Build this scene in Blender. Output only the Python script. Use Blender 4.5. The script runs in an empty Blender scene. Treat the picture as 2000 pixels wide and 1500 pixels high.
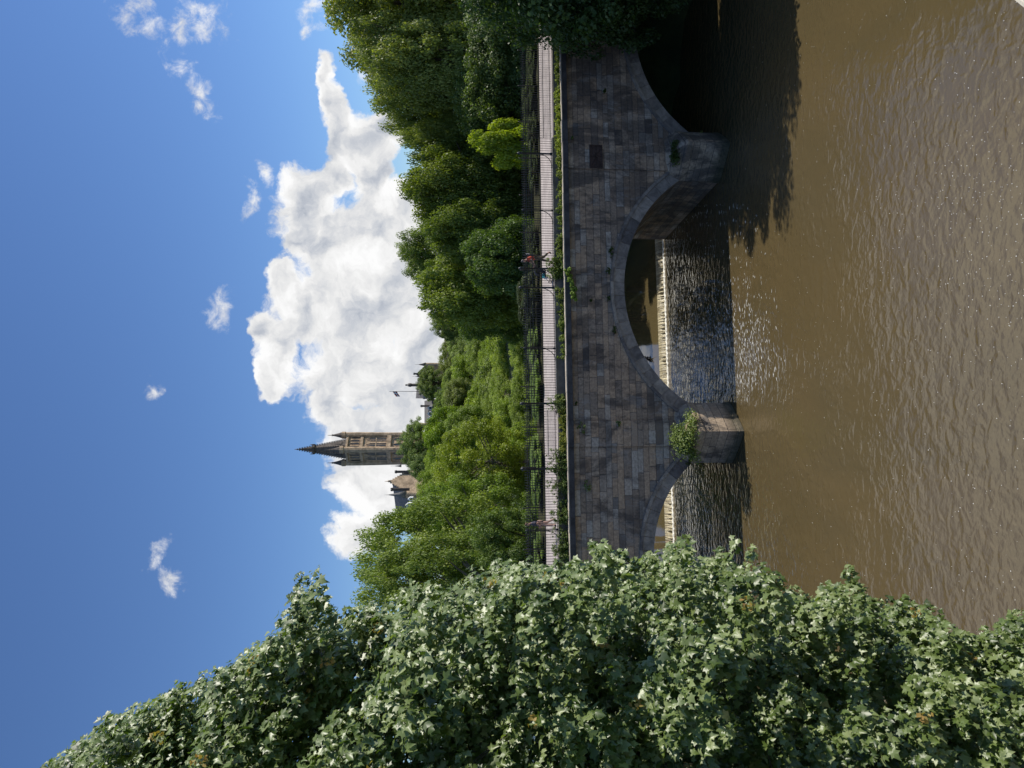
import bpy, bmesh, math, random
import numpy as np
from mathutils import Vector, Matrix
R = math.radians
random.seed(7); rng = np.random.default_rng(11)
sc = bpy.context.scene
col = sc.collection

# ------------------------------------------------------------------ camera
CAMZ = 15.4; PITCH = R(4.72); F = 1333.0
cam = bpy.data.cameras.new("camera"); cam_o = bpy.data.objects.new("camera", cam); col.objects.link(cam_o)
cam.sensor_width = 36; cam.sensor_fit = 'HORIZONTAL'; cam.lens = 24.0; cam.clip_end = 9000; cam.clip_start = 0.05
fw = Vector((0, math.cos(PITCH), -math.sin(PITCH))); upv = Vector((0, math.sin(PITCH), math.cos(PITCH))); rt = Vector((1, 0, 0))
M = Matrix.Identity(4)                    # the photograph was taken with the phone on its side: picture-right is down
for i in range(3):
    M[i][0] = -upv[i]; M[i][1] = rt[i]; M[i][2] = -fw[i]
M.translation = Vector((0, 0, CAMZ)); cam_o.matrix_world = M
sc.camera = cam_o

# ------------------------------------------------------------------ light
SUN_EL = 47.0; SUN_AZ = 11.0              # azimuth measured from +X towards +Y
sd = bpy.data.lights.new("sun", 'SUN'); sd.energy = 4.9; sd.angle = R(0.5); sd.color = (1.0, 0.94, 0.84)
so = bpy.data.objects.new("sun", sd); col.objects.link(so)
sdir = Vector((math.cos(R(SUN_EL))*math.cos(R(SUN_AZ)), math.cos(R(SUN_EL))*math.sin(R(SUN_AZ)), math.sin(R(SUN_EL))))
so.rotation_euler = sdir.to_track_quat('Z', 'Y').to_euler(); so.location = (60, 20, 80)
sc.view_settings.view_transform = 'Standard'; sc.view_settings.look = 'None'
sc.view_settings.exposure = 0.0; sc.view_settings.gamma = 1.0

def ray(px, py):
    return rt*(750-py) + upv*(1000-px) + fw*F
def at(px, py, Y):
    d = ray(px, py); return Vector((0, 0, CAMZ)) + d*(Y/d.y)
def atz(px, py, z):
    d = ray(px, py); return Vector((0, 0, CAMZ)) + d*((z-CAMZ)/d.z)

# ------------------------------------------------------------------ node helper
class NT:
    def __init__(s, tree): s.t = tree; s.t.nodes.clear()
    def n(s, typ, **kw):
        nd = s.t.nodes.new(typ)
        for k, v in kw.items():
            if k == 'inp':
                for a, b in v.items():
                    if isinstance(b, bpy.types.NodeSocket): s.t.links.new(b, nd.inputs[a])
                    else: nd.inputs[a].default_value = b
            else: setattr(nd, k, v)
        return nd
    def m(s, op, a, b=None, c=None, clamp=False):
        nd = s.n('ShaderNodeMath', operation=op); nd.use_clamp = clamp
        for i, v in enumerate((a, b, c)):
            if v is None: continue
            if isinstance(v, bpy.types.NodeSocket): s.t.links.new(v, nd.inputs[i])
            else: nd.inputs[i].default_value = v
        return nd.outputs[0]
    def vm(s, op, a, b=None, out=0):
        nd = s.n('ShaderNodeVectorMath', operation=op)
        for i, v in enumerate((a, b)):
            if v is None: continue
            if isinstance(v, bpy.types.NodeSocket): s.t.links.new(v, nd.inputs[i])
            else: nd.inputs[i].default_value = v
        return nd.outputs[out]
    def mix(s, f, a, b, mode='MIX'):
        nd = s.n('ShaderNodeMix', data_type='RGBA', blend_type=mode)
        for k, v in ((0, f), (6, a), (7, b)):
            if isinstance(v, bpy.types.NodeSocket): s.t.links.new(v, nd.inputs[k])
            else: nd.inputs[k].default_value = v
        return nd.outputs[2]
    def noise(s, vec, scale, detail=4, rough=0.55, dist=0.0, out=0):
        return s.n('ShaderNodeTexNoise', inp={'Vector': vec, 'Scale': scale, 'Detail': detail, 'Roughness': rough, 'Distortion': dist}).outputs[out]
    def sstep(s, v, a, b, t0=0.0, t1=1.0):
        return s.n('ShaderNodeMapRange', interpolation_type='SMOOTHSTEP', inp={'Value': v, 'From Min': a, 'From Max': b, 'To Min': t0, 'To Max': t1}).outputs[0]
    def link(s, a, b): s.t.links.new(a, b)
def c4(c): return (c[0], c[1], c[2], 1.0)

# ------------------------------------------------------------------ sky
world = bpy.data.worlds.new("World"); sc.world = world; world.use_nodes = True
W = NT(world.node_tree)
sky = W.n('ShaderNodeTexSky', sky_type='NISHITA', sun_disc=False, sun_elevation=R(SUN_EL), sun_rotation=R(90-SUN_AZ), air_density=1.0, dust_density=0.12, ozone_density=2.2, altitude=50)
tc = W.n('ShaderNodeTexCoord').outputs['Generated']
sep = W.n('ShaderNodeSeparateXYZ', inp={0: tc})
dy = W.m('MAXIMUM', sep.outputs[1], 0.05)
gx = W.m('DIVIDE', sep.outputs[0], dy); gz = W.m('DIVIDE', sep.outputs[2], dy)
g = W.n('ShaderNodeCombineXYZ', inp={0: gx, 1: gz, 2: 0.0}).outputs[0]
w1 = W.vm('SUBTRACT', W.noise(g, 7.0, 3, 0.5, out=1), (0.5, 0.5, 0.5))
w2 = W.vm('SUBTRACT', W.noise(g, 26.0, 4, 0.6, out=1), (0.5, 0.5, 0.5))
wg = W.vm('ADD', g, W.vm('ADD', W.vm('MULTIPLY', w1, (0.085, 0.07, 0)), W.vm('MULTIPLY', w2, (0.045, 0.04, 0))))
def gn(px, py):
    d = ray(px, py); return d.x/d.y, d.z/d.y
def field(lst, vec):
    acc = None
    for (px, py, rx, ry, rot) in lst:
        x, z = gn(px, py)
        mp = W.n('ShaderNodeMapping', vector_type='TEXTURE', inp={'Vector': vec, 'Location': (x, z, 0), 'Rotation': (0, 0, R(rot)), 'Scale': (ry/F, rx/F, 1)})
        L = W.vm('LENGTH', mp.outputs[0], out=1)
        if acc is None: acc = L
        else:
            nd = W.n('ShaderNodeMath', operation='SMOOTH_MIN'); nd.inputs[2].default_value = 0.22
            W.link(acc, nd.inputs[0]); W.link(L, nd.inputs[1]); acc = nd.outputs[0]
    return W.m('SUBTRACT', 1.0, acc)
BIG = [(592,385,68,78,0),(640,470,100,90,0),(690,600,160,120,0),(700,730,135,95,0),(585,620,60,60,0),(510,655,26,48,0),(525,735,28,42,0),
       (745,480,95,120,0),(722,335,48,90,0),(668,255,32,62,0),(642,150,20,50,0),(655,205,26,50,0),(700,290,50,60,0),(560,560,40,60,0),(545,690,42,70,0),(655,345,40,50,0),(600,470,60,60,0),(690,850,60,60,0),(745,255,45,45,20),(645,790,55,55,0),(810,700,70,140,0),(800,400,60,60,0),
       (725,950,72,62,0),(700,1045,52,48,0),(780,900,85,60,0),(690,905,40,40,0),(790,815,75,60,0),(740,850,60,60,0),(850,600,60,150,0)]
WSP = [(262,10,40,42,0),(300,50,40,60,35),(350,55,55,42,0),(415,50,52,40,0),(395,180,38,75,25),(350,130,38,42,0),(425,605,32,62,-30),(478,390,18,46,0),
       (512,340,20,36,0),(290,1085,20,58,-30),(325,1140,38,42,0),(283,770,20,34,0),(618,18,44,44,0),(715,145,20,34,0),(612,62,16,24,0)]
fb = W.m('SUBTRACT', W.noise(wg, 15.0, 10, 0.66), 0.5)
q = field(BIG, wg)
dens = W.m('ADD', q, W.m('MULTIPLY', fb, 1.35))
aB = W.sstep(dens, -0.08, 0.26)
q2 = field(WSP, wg)
fw2 = W.m('SUBTRACT', W.noise(g, 38.0, 8, 0.68, 0.4), 0.5)
aW = W.m('MULTIPLY', W.sstep(W.m('ADD', q2, W.m('MULTIPLY', fw2, 3.0)), 0.15, 1.5), 0.95)
# unseen clouds behind the camera; overhead sheet added to grey the river's reflections
far = W.sstep(W.noise(tc, 2.6, 6, 0.6), 0.58, 0.70)
back = W.m('MULTIPLY', far, W.sstep(sep.outputs[1], 0.45, 0.1))
hi = W.m('MULTIPLY', W.sstep(W.noise(tc, 3.1, 6, 0.6), 0.40, 0.52), W.sstep(sep.outputs[2], 0.56, 0.66))
back = W.m('MAXIMUM', back, W.m('MULTIPLY', hi, W.sstep(sep.outputs[1], 0.1, 0.3)))
alpha = W.m('MAXIMUM', W.m('MAXIMUM', aB, aW), back)
front = W.sstep(sep.outputs[1], 0.05, 0.12)
alpha = W.m('MAXIMUM', W.m('MULTIPLY', W.m('MAXIMUM', aB, aW), front), back)
# relief: noise compared with itself a step towards the sun
o1 = W.vm('ADD', wg, (0.022, 0.020, 0))
n0 = W.noise(wg, 13.0, 9, 0.60); n1 = W.noise(o1, 13.0, 9, 0.60)
rel = W.m('SUBTRACT', n0, n1)
body = W.sstep(q, 0.1, 0.95)
sh = W.m('ADD', W.m('MULTIPLY', rel, 2.6), W.m('MULTIPLY', W.m('SUBTRACT', W.noise(g, 5.5, 4, 0.5), 0.5), 1.6))
lum = W.m('ADD', W.m('SUBTRACT', 0.935, W.m('MULTIPLY', body, 0.20)), W.m('MULTIPLY', sh, 0.38), clamp=False)
lum = W.m('MINIMUM', W.m('MAXIMUM', lum, 0.42), 1.02)
ccol = W.mix(W.sstep(lum, 0.45, 0.9), (0.80, 0.88, 1.03, 1), (1.0, 1.0, 1.0, 1))
ccol = W.mix(1.0, ccol, W.n('ShaderNodeCombineXYZ', inp={0: lum, 1: lum, 2: lum}).outputs[0], 'MULTIPLY')
bg1 = W.n('ShaderNodeBackground', inp={'Color': W.mix(1.0, sky.outputs[0], (0.76, 0.96, 1.26, 1), 'MULTIPLY'), 'Strength': 0.098})
bg2 = W.n('ShaderNodeBackground', inp={'Color': ccol, 'Strength': 0.97})
mx = W.n('ShaderNodeMixShader', inp={0: alpha, 1: bg1.outputs[0], 2: bg2.outputs[0]})
W.link(mx.outputs[0], W.n('ShaderNodeOutputWorld').inputs[0])

# ------------------------------------------------------------------ object helpers
def tag(o, label=None, cat=None, group=None, kind=None):
    if label: o['label'] = label
    if cat: o['category'] = cat
    if group: o['group'] = group
    if kind: o['kind'] = kind
    return o
def empty(name, loc=(0, 0, 0), rz=0.0):
    o = bpy.data.objects.new(name, None); col.objects.link(o); o.location = loc; o.rotation_euler = (0, 0, rz)
    o.empty_display_size = 0.1
    return o
def link(name, me, mat=None, parent=None):
    o = bpy.data.objects.new(name, me); col.objects.link(o)
    if mat: me.materials.append(mat)
    if parent: o.parent = parent
    return o
def copy_tree(o, parent=None):
    c = o.copy(); col.objects.link(c)
    if parent: c.parent = parent
    for ch in list(o.children): copy_tree(ch, c)
    return c
class MB:
    def __init__(s): s.v = []; s.f = []; s.sm = []
    def add(s, vs, fs, smooth=False):
        b = len(s.v); s.v += [tuple(v) for v in vs]; s.f += [tuple(b+i for i in f) for f in fs]; s.sm += [smooth]*len(fs)
    def box(s, x0, x1, y0, y1, z0, z1):
        s.add([(x0,y0,z0),(x1,y0,z0),(x1,y1,z0),(x0,y1,z0),(x0,y0,z1),(x1,y0,z1),(x1,y1,z1),(x0,y1,z1)],
              [(0,3,2,1),(4,5,6,7),(0,1,5,4),(1,2,6,5),(2,3,7,6),(3,0,4,7)])
    def loft(s, rings, cap=True, smooth=True, closed=True):
        n = len(rings[0]); vs = [p for r in rings for p in r]; fs = []
        for i in range(len(rings)-1):
            for j in range(n if closed else n-1):
                k = (j+1) % n
                fs.append((i*n+j, i*n+k, (i+1)*n+k, (i+1)*n+j))
        if cap: fs.append(tuple(range(n))[::-1]); fs.append(tuple((len(rings)-1)*n+j for j in range(n)))
        s.add(vs, fs, smooth)
    def lathe(s, c, prof, n=10, smooth=True, rot=0.0):
        s.loft([[(c[0]+r*math.cos(rot+2*math.pi*j/n), c[1]+r*math.sin(rot+2*math.pi*j/n), c[2]+z) for j in range(n)] for r, z in prof], True, smooth)
    def tube(s, pts, rad, n=6):
        rings = []; pts = [Vector(p) for p in pts]
        for i, p in enumerate(pts):
            d = (pts[min(i+1, len(pts)-1)]-pts[max(i-1, 0)])
            if d.length < 1e-6: d = Vector((0, 0, 1))
            d.normalize(); a = d.orthogonal().normalized() if abs(d.z) > 0.9 else Vector((-d.y, d.x, 0)).normalized()
            b = d.cross(a); r = rad[i] if isinstance(rad, (list, tuple)) else rad
            rings.append([p+a*r*math.cos(2*math.pi*j/n)+b*r*math.sin(2*math.pi*j/n) for j in range(n)])
        s.loft(rings)
    def build(s, name, mat=None, parent=None):
        me = bpy.data.meshes.new(name); me.from_pydata(s.v, [], s.f); me.update()
        me.polygons.foreach_set('use_smooth', s.sm)
        bm = bmesh.new(); bm.from_mesh(me); bmesh.ops.recalc_face_normals(bm, faces=bm.faces); bm.to_mesh(me); bm.free()
        return link(name, me, mat, parent)

# ------------------------------------------------------------------ materials
def mat(name):
    m = bpy.data.materials.new(name); m.use_nodes = True; return m, NT(m.node_tree)
def pbr(N, **inp):
    return N.n('ShaderNodeBsdfPrincipled', inp=inp)
def out(N, sh): N.link(sh, N.n('ShaderNodeOutputMaterial').inputs[0])
def simple(name, c, rough=0.6, spec=0.4, var=0.25, scale=6.0, metal=0.0, bump=0.0):
    m, N = mat(name); co = N.n('ShaderNodeTexCoord').outputs['Object']
    nz = N.noise(co, scale, 5, 0.6)
    f = N.sstep(nz, 0.25, 0.75, 1-var, 1+var)
    cc = N.mix(1.0, c4(c), N.n('ShaderNodeCombineXYZ', inp={0: f, 1: f, 2: f}).outputs[0], 'MULTIPLY')
    p = pbr(N, **{'Base Color': cc, 'Roughness': rough, 'Specular IOR Level': spec, 'Metallic': metal})
    if bump: N.link(N.n('ShaderNodeBump', inp={'Height': N.noise(co, scale*4, 5, 0.65), 'Strength': 1.0, 'Distance': bump}).outputs[0], p.inputs['Normal'])
    out(N, p.outputs[0]); return m

def ashlar(name, c1, c2, c3, course=0.33, blen=0.75, soot_shade=0.5, pale=0.35, joint=0.05, damp=False):
    """irregular coursed stone: a random length, start and colour for each course and block"""
    m, N = mat(name); tcn = N.n('ShaderNodeTexCoord'); co = tcn.outputs['Object']
    geo = N.n('ShaderNodeNewGeometry'); nrm = N.n('ShaderNodeVectorTransform', vector_type='NORMAL', convert_from='WORLD', convert_to='OBJECT', inp={0: geo.outputs['True Normal']}).outputs[0]
    sp = N.n('ShaderNodeSeparateXYZ', inp={0: co}); sn = N.n('ShaderNodeSeparateXYZ', inp={0: nrm})
    side = N.m('GREATER_THAN', N.m('ABSOLUTE', sn.outputs[0]), 0.72)
    u = N.m('ADD', N.m('MULTIPLY', sp.outputs[0], N.m('SUBTRACT', 1.0, side)), N.m('MULTIPLY', sp.outputs[1], side))
    z = N.m('ADD', sp.outputs[2], N.m('MULTIPLY', N.m('SINE', N.m('MULTIPLY', sp.outputs[2], 3.7)), 0.055))
    wob = N.m('MULTIPLY', N.m('SUBTRACT', N.noise(co, 1.3, 3), 0.5), 0.03)
    zr = N.m('DIVIDE', N.m('ADD', z, wob), course); row = N.m('FLOOR', zr); fz = N.m('FRACT', zr)
    wn = N.n('ShaderNodeTexWhiteNoise', noise_dimensions='1D', inp={'W': row}); rr = wn.outputs[0]
    wn2 = N.n('ShaderNodeTexWhiteNoise', noise_dimensions='1D', inp={'W': N.m('ADD', row, 0.5)}).outputs[0]
    ln = N.m('MULTIPLY', N.m('ADD', 0.7, N.m('MULTIPLY', rr, 1.3)), blen)
    uw = N.m('ADD', u, N.m('MULTIPLY', N.m('SINE', N.m('ADD', N.m('MULTIPLY', u, 1.9), N.m('MULTIPLY', rr, 40.0))), 0.22))
    ur = N.m('DIVIDE', N.m('ADD', uw, N.m('MULTIPLY', wn2, 9.0)), ln); cl = N.m('FLOOR', ur); fu = N.m('FRACT', ur)
    blk = N.n('ShaderNodeTexWhiteNoise', noise_dimensions='2D', inp={'Vector': N.n('ShaderNodeCombineXYZ', inp={0: cl, 1: row, 2: 0.0}).outputs[0]})
    eu = N.m('MULTIPLY', N.m('MINIMUM', fu, N.m('SUBTRACT', 1.0, fu)), ln); ez = N.m('MULTIPLY', N.m('MINIMUM', fz, N.m('SUBTRACT', 1.0, fz)), course)
    e = N.m('MINIMUM', eu, ez)
    jn = N.sstep(N.m('ADD', e, N.m('MULTIPLY', N.m('SUBTRACT', N.noise(co, 6.0, 5), 0.5), 0.045)), 0.0, 0.026)
    b = blk.outputs[0]; b2 = N.n('ShaderNodeSeparateColor', inp={0: blk.outputs[1]}).outputs[1]
    base = N.mix(N.sstep(b, 0.3, 0.7), c4(c1), c4(c2)); base = N.mix(N.sstep(b2, 0.55, 1.0), base, c4(c3))
    fine = N.noise(co, 7.0, 7, 0.7); gr = N.sstep(fine, 0.25, 0.75, 0.62, 1.32)
    b3 = N.n('ShaderNodeSeparateColor', inp={0: blk.outputs[1]}).outputs[2]
    base = N.mix(N.m('MULTIPLY', N.sstep(N.m('ADD', b3, N.m('MULTIPLY', fine, 0.25)), 1.02, 1.10), 0.55), base, (0.06, 0.06, 0.065, 1))
    base = N.mix(1.0, base, N.n('ShaderNodeCombineXYZ', inp={0: gr, 1: gr, 2: gr}).outputs[0], 'MULTIPLY')
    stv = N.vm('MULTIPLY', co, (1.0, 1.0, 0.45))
    soot_shade_m = N.sstep(N.m('ADD', N.noise(stv, 0.75, 8, 0.68, 0.5), N.sstep(sp.outputs[0], 2.0, 15.0, 0.0, 0.075)), 0.48, 0.62)  # grime blotches; the overhanging tree's shade is painted in towards the right end
    base = N.mix(N.m('MULTIPLY', soot_shade_m, soot_shade), base, (0.035, 0.033, 0.036, 1))
    pl = N.sstep(N.noise(N.vm('ADD', stv, (17, 3, 5)), 1.25, 9, 0.72, 1.0), 0.54, 0.68)
    base = N.mix(N.m('MULTIPLY', pl, pale), base, (0.36, 0.37, 0.38, 1))
    base = N.mix(N.m('MULTIPLY', N.m('SUBTRACT', 1.0, jn), 0.68), base, (0.05, 0.048, 0.05, 1))
    if damp:   # dark wet weed and moss stain on the stones near the waterline
        wv = N.sstep(N.m('ADD', sp.outputs[2], N.m('MULTIPLY', N.m('SUBTRACT', N.noise(co, 1.6, 5), 0.5), 1.2)), 0.9, 0.1)
        base = N.mix(N.m('MULTIPLY', wv, 0.75), base, (0.035, 0.042, 0.022, 1))
    hgt = N.m('ADD', N.m('MULTIPLY', jn, 0.012), N.m('ADD', N.m('MULTIPLY', b, 0.012), N.m('MULTIPLY', fine, 0.022)))
    bp = N.n('ShaderNodeBump', inp={'Height': hgt, 'Strength': 1.0, 'Distance': 1.0})
    p = pbr(N, **{'Base Color': base, 'Roughness': 0.88, 'Specular IOR Level': 0.25, 'Normal': bp.outputs[0]})
    out(N, p.outputs[0]); return m
STONE = ashlar('bridge_ashlar', (0.295,0.225,0.17), (0.46,0.325,0.22), (0.46,0.395,0.33), soot_shade=0.6, pale=0.28, blen=1.0, course=0.36)
STONE_P = ashlar('pier_ashlar', (0.36,0.28,0.20), (0.46,0.355,0.25), (0.40,0.33,0.26), course=0.42, blen=0.8, soot_shade=0.7, pale=0.1, damp=True)
PARA = simple('shadow_black_coping', (0.075,0.07,0.07), 0.85, 0.2, 0.4, 2.0, bump=0.02)  # near black in its colour, for the shadow on the coping face
LEDGE = simple('weathered_ledge_stone', (0.42,0.37,0.30), 0.85, 0.2, 0.25, 2.5, bump=0.01)
KERB = simple('concrete_kerb', (0.16,0.14,0.12), 0.85, 0.2, 0.3, 2.5, bump=0.01)
IRON = simple('black_painted_iron', (0.018,0.019,0.022), 0.42, 0.5, 0.3, 9.0)
RUST = simple('rusty_iron', (0.07,0.045,0.038), 0.8, 0.3, 0.4, 8.0, bump=0.005)
SLATE = simple('grey_slate', (0.14,0.135,0.13), 0.65, 0.4, 0.25, 0.9)
LEAD = simple('dark_sooty_stone', (0.12,0.10,0.085), 0.8, 0.3, 0.35, 0.6)
GLASSD = simple('dark_window', (0.02,0.022,0.028), 0.25, 0.5, 0.2, 1.0)
TSTONE = simple('tower_sandstone', (0.44,0.325,0.22), 0.9, 0.2, 0.42, 0.35, bump=0.25)
WHITE = simple('white_painted_timber', (0.78,0.78,0.76), 0.6, 0.4, 0.05)
PALE = simple('pale_parapet_stone', (0.62,0.57,0.46), 0.85, 0.2, 0.18, 9.0, bump=0.004)
BARK = simple('bark', (0.075,0.06,0.045), 0.95, 0.1, 0.4, 6.0, bump=0.03)
BARK_P = simple('pale_twig_bark', (0.20,0.17,0.14), 0.9, 0.1, 0.3, 6.0)
SOIL = simple('leafy_soil', (0.045,0.045,0.022), 0.95, 0.1, 0.5, 1.5, bump=0.05)

def voussoir(name, c1, c2):
    m, N = mat(name); co = N.n('ShaderNodeTexCoord').outputs['Object']
    at_ = N.n('ShaderNodeAttribute', attribute_name='rnd').outputs['Fac']
    base = N.mix(at_, c4(c1), c4(c2)); f = N.noise(co, 2.2, 8, 0.7, 0.8); gr = N.sstep(f, 0.3, 0.7, 0.62, 1.25)
    base = N.mix(1.0, base, N.n('ShaderNodeCombineXYZ', inp={0: gr, 1: gr, 2: gr}).outputs[0], 'MULTIPLY')
    bp = N.n('ShaderNodeBump', inp={'Height': N.noise(co, 5.0, 7, 0.7), 'Strength': 1.0, 'Distance': 0.03})
    out(N, pbr(N, **{'Base Color': base, 'Roughness': 0.88, 'Specular IOR Level': 0.25, 'Normal': bp.outputs[0]}).outputs[0]); return m
VOUS = voussoir('arch_ring_stone', (0.14,0.125,0.12), (0.37,0.32,0.27))

# deck paving
mD, N = mat('walkway_paving'); co = N.n('ShaderNodeTexCoord').outputs['Object']
br = N.n('ShaderNodeTexBrick', offset=0.5, inp={'Vector': co, 'Color1': (0.40,0.35,0.33,1), 'Color2': (0.46,0.41,0.38,1), 'Mortar': (0.30,0.27,0.25,1), 'Scale': 1.0, 'Mortar Size': 0.012, 'Brick Width': 0.9, 'Row Height': 0.6})
f = N.sstep(N.noise(co, 0.8, 7, 0.65), 0.3, 0.7, 0.85, 1.1)
dc = N.mix(1.0, br.outputs[0], N.n('ShaderNodeCombineXYZ', inp={0: f, 1: f, 2: f}).outputs[0], 'MULTIPLY')
out(N, pbr(N, **{'Base Color': dc, 'Roughness': 0.9, 'Specular IOR Level': 0.2}).outputs[0]); DECK = mD

# water
def water(name, brown, amp, scale, stretch, rough, ior=1.5, flow=False):
    m, N = mat(name); co = N.n('ShaderNodeTexCoord').outputs['Object']
    v = N.vm('MULTIPLY', co, stretch)
    n1 = N.noise(v, scale, 1.2, 0.45, 0.5); n2 = N.noise(N.vm('ADD', v, (31, 7, 0)), scale*2.7, 3, 0.55, 0.4); n3 = N.noise(co, 0.35, 2)
    patch = N.sstep(n3, 0.35, 0.65, 0.45, 1.0)
    h = N.m('MULTIPLY', N.m('ADD', n1, N.m('MULTIPLY', n2, 0.28)), patch)
    if flow:   # choppier in the race below the weir
        sp = N.n('ShaderNodeSeparateXYZ', inp={0: co}); dist = N.m('SUBTRACT', sp.outputs[1], N.m('MULTIPLY', sp.outputs[0], 0.115))
        h = N.m('MULTIPLY', h, N.sstep(dist, 27.0, 41.0, 1.0, 3.2))
    bp = N.n('ShaderNodeBump', inp={'Height': h, 'Strength': 1.0, 'Distance': amp})
    silt = N.sstep(N.noise(N.vm('MULTIPLY', co, (1, 0.5, 1)), 0.16, 5, 0.6, 0.6), 0.35, 0.7)
    cc = N.mix(silt, c4(brown), c4((brown[0]*0.86, brown[1]*0.90, brown[2]*0.95)))
    p = pbr(N, **{'Base Color': cc, 'Roughness': rough, 'IOR': ior, 'Specular IOR Level': 0.5, 'Normal': bp.outputs[0]})
    out(N, p.outputs[0]); return m
WATER = water('muddy_river_water', (0.108,0.079,0.035), 0.046, 2.3, (0.95, 1.35, 1), 0.03, 1.75, True)
WATER_U = water('still_upper_water', (0.115,0.088,0.040), 0.006, 0.8, (1.6, 0.5, 1), 0.06)
WFALL, N = mat('falling_water'); co = N.n('ShaderNodeTexCoord').outputs['Object']
nz = N.noise(N.vm('MULTIPLY', co, (13.0, 0.5, 0.9)), 1.0, 5, 0.62, 0.3)
cc = N.mix(N.sstep(nz, 0.34, 0.66), (0.16,0.12,0.055,1), (0.74,0.66,0.44,1))
bp = N.n('ShaderNodeBump', inp={'Height': nz, 'Strength': 1.0, 'Distance': 0.15})
out(N, pbr(N, **{'Base Color': cc, 'Roughness': 0.3, 'Normal': bp.outputs[0]}).outputs[0])
FOAM = simple('white_foam', (0.88,0.87,0.80), 0.7, 0.3, 0.2, 3.0, bump=0.05)

def leafmat(name, cols, trans=0.25, rough=0.5, spec=0.35, tcol=None):
    """leaf colour: three greens picked per leaf, times the tree's own tint"""
    m, N = mat(name); a = N.n('ShaderNodeAttribute', attribute_name='rnd').outputs['Fac']
    rp = N.n('ShaderNodeValToRGB', inp={0: a}); cr = rp.color_ramp
    cr.elements[0].position = 0.0; cr.elements[0].color = c4(cols[0]); cr.elements[1].position = 1.0; cr.elements[1].color = c4(cols[-1])
    for i, c in enumerate(cols[1:-1]):
        e = cr.elements.new((i+1)/(len(cols)-1)); e.color = c4(c)
    oi = N.n('ShaderNodeObjectInfo').outputs['Color']
    base = N.mix(1.0, rp.outputs[0], oi, 'MULTIPLY')
    p = pbr(N, **{'Base Color': base, 'Roughness': rough, 'Specular IOR Level': spec})
    tcl = N.mix(1.0, base, c4(tcol or (1.5, 1.6, 0.5)), 'MULTIPLY')
    t = N.n('ShaderNodeBsdfTranslucent', inp={0: tcl})
    out(N, N.n('ShaderNodeMixShader', inp={0: trans, 1: p.outputs[0], 2: t.outputs[0]}).outputs[0]); return m
LEAF = leafmat('broad_leaves', [(0.095,0.125,0.034), (0.155,0.195,0.055), (0.235,0.275,0.09), (0.36,0.39,0.165)], trans=0.34, rough=0.5, spec=0.4)
MAPLE = leafmat('sycamore_leaves', [(0.04,0.068,0.013), (0.08,0.125,0.023), (0.145,0.20,0.052), (0.26,0.31,0.13), (0.32,0.37,0.20)], trans=0.24, rough=0.42, spec=0.7, tcol=(1.4, 1.7, 0.4))
KEYS = leafmat('sycamore_keys', [(0.30,0.20,0.06), (0.42,0.32,0.10), (0.40,0.20,0.10)], trans=0.3)

# ------------------------------------------------------------------ leaves
QUAD = (np.array([(0,-0.5,0),(0.42,0.05,0.10),(0,0.55,0),(-0.42,0.05,0.10)]), [(0,1,2),(0,2,3)])
_o = [(0,-0.10),(0.20,-0.24),(0.47,-0.22),(0.37,0.02),(0.62,0.27),(0.34,0.30),(0.22,0.46),(0,0.80),(-0.22,0.46),(-0.34,0.30),(-0.62,0.27),(-0.37,0.02),(-0.47,-0.22),(-0.20,-0.24)]
def mapl(fold, curl, wx, skew): return [(0,0.05,0.02)]+[(x*wx*(1+skew*np.sign(x)),y,fold*abs(x)-curl*(x*x+y*y)) for x,y in _o]
MAPL = (np.array([mapl(0.16,0.30,1,0), mapl(0.75,0.35,0.78,0.1), mapl(0.45,0.75,0.92,-0.12), mapl(-0.35,0.25,0.85,0.05), mapl(0.25,-0.35,0.95,0.15)]), [(0,i+1,(i+1)%14+1) for i in range(14)])
def leaf_mesh(name, C, Nn, S, rnd, tmpl, updir=None):
    T, Fc = tmpl; n = len(C)
    T = T[None] if T.ndim == 2 else T; K = T.shape[1]; T = T[rng.integers(0, T.shape[0], n)]; Fc = np.array(Fc)
    Nn = Nn/np.maximum(np.linalg.norm(Nn, axis=1, keepdims=True), 1e-6)
    r = rng.normal(size=(n, 3)) if updir is None else updir + rng.normal(size=(n, 3))*0.35
    A = np.cross(r, Nn); A /= np.maximum(np.linalg.norm(A, axis=1, keepdims=True), 1e-6)
    B = np.cross(Nn, A)
    V = C[:, None, :] + S[:, None, None]*(T[:, :, 0, None]*A[:, None, :] + T[:, :, 1, None]*B[:, None, :] + T[:, :, 2, None]*Nn[:, None, :])
    V = V.reshape(-1, 3); idx = (Fc[None] + (np.arange(n)*K)[:, None, None]).reshape(-1)
    me = bpy.data.meshes.new(name); nf = n*len(Fc)
    me.vertices.add(len(V)); me.vertices.foreach_set('co', V.astype(np.float32).ravel())
    me.loops.add(nf*3); me.loops.foreach_set('vertex_index', idx.astype(np.int32))
    me.polygons.add(nf); me.polygons.foreach_set('loop_start', (np.arange(nf)*3).astype(np.int32))
    me.update(calc_edges=True)
    at_ = me.attributes.new('rnd', 'FLOAT', 'POINT'); at_.data.foreach_set('value', np.repeat(np.clip(rnd, 0, 1), K).astype(np.float32))
    return me
def unit(n):
    d = rng.normal(size=(n, 3)); return d/np.linalg.norm(d, axis=1, keepdims=True)
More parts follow.
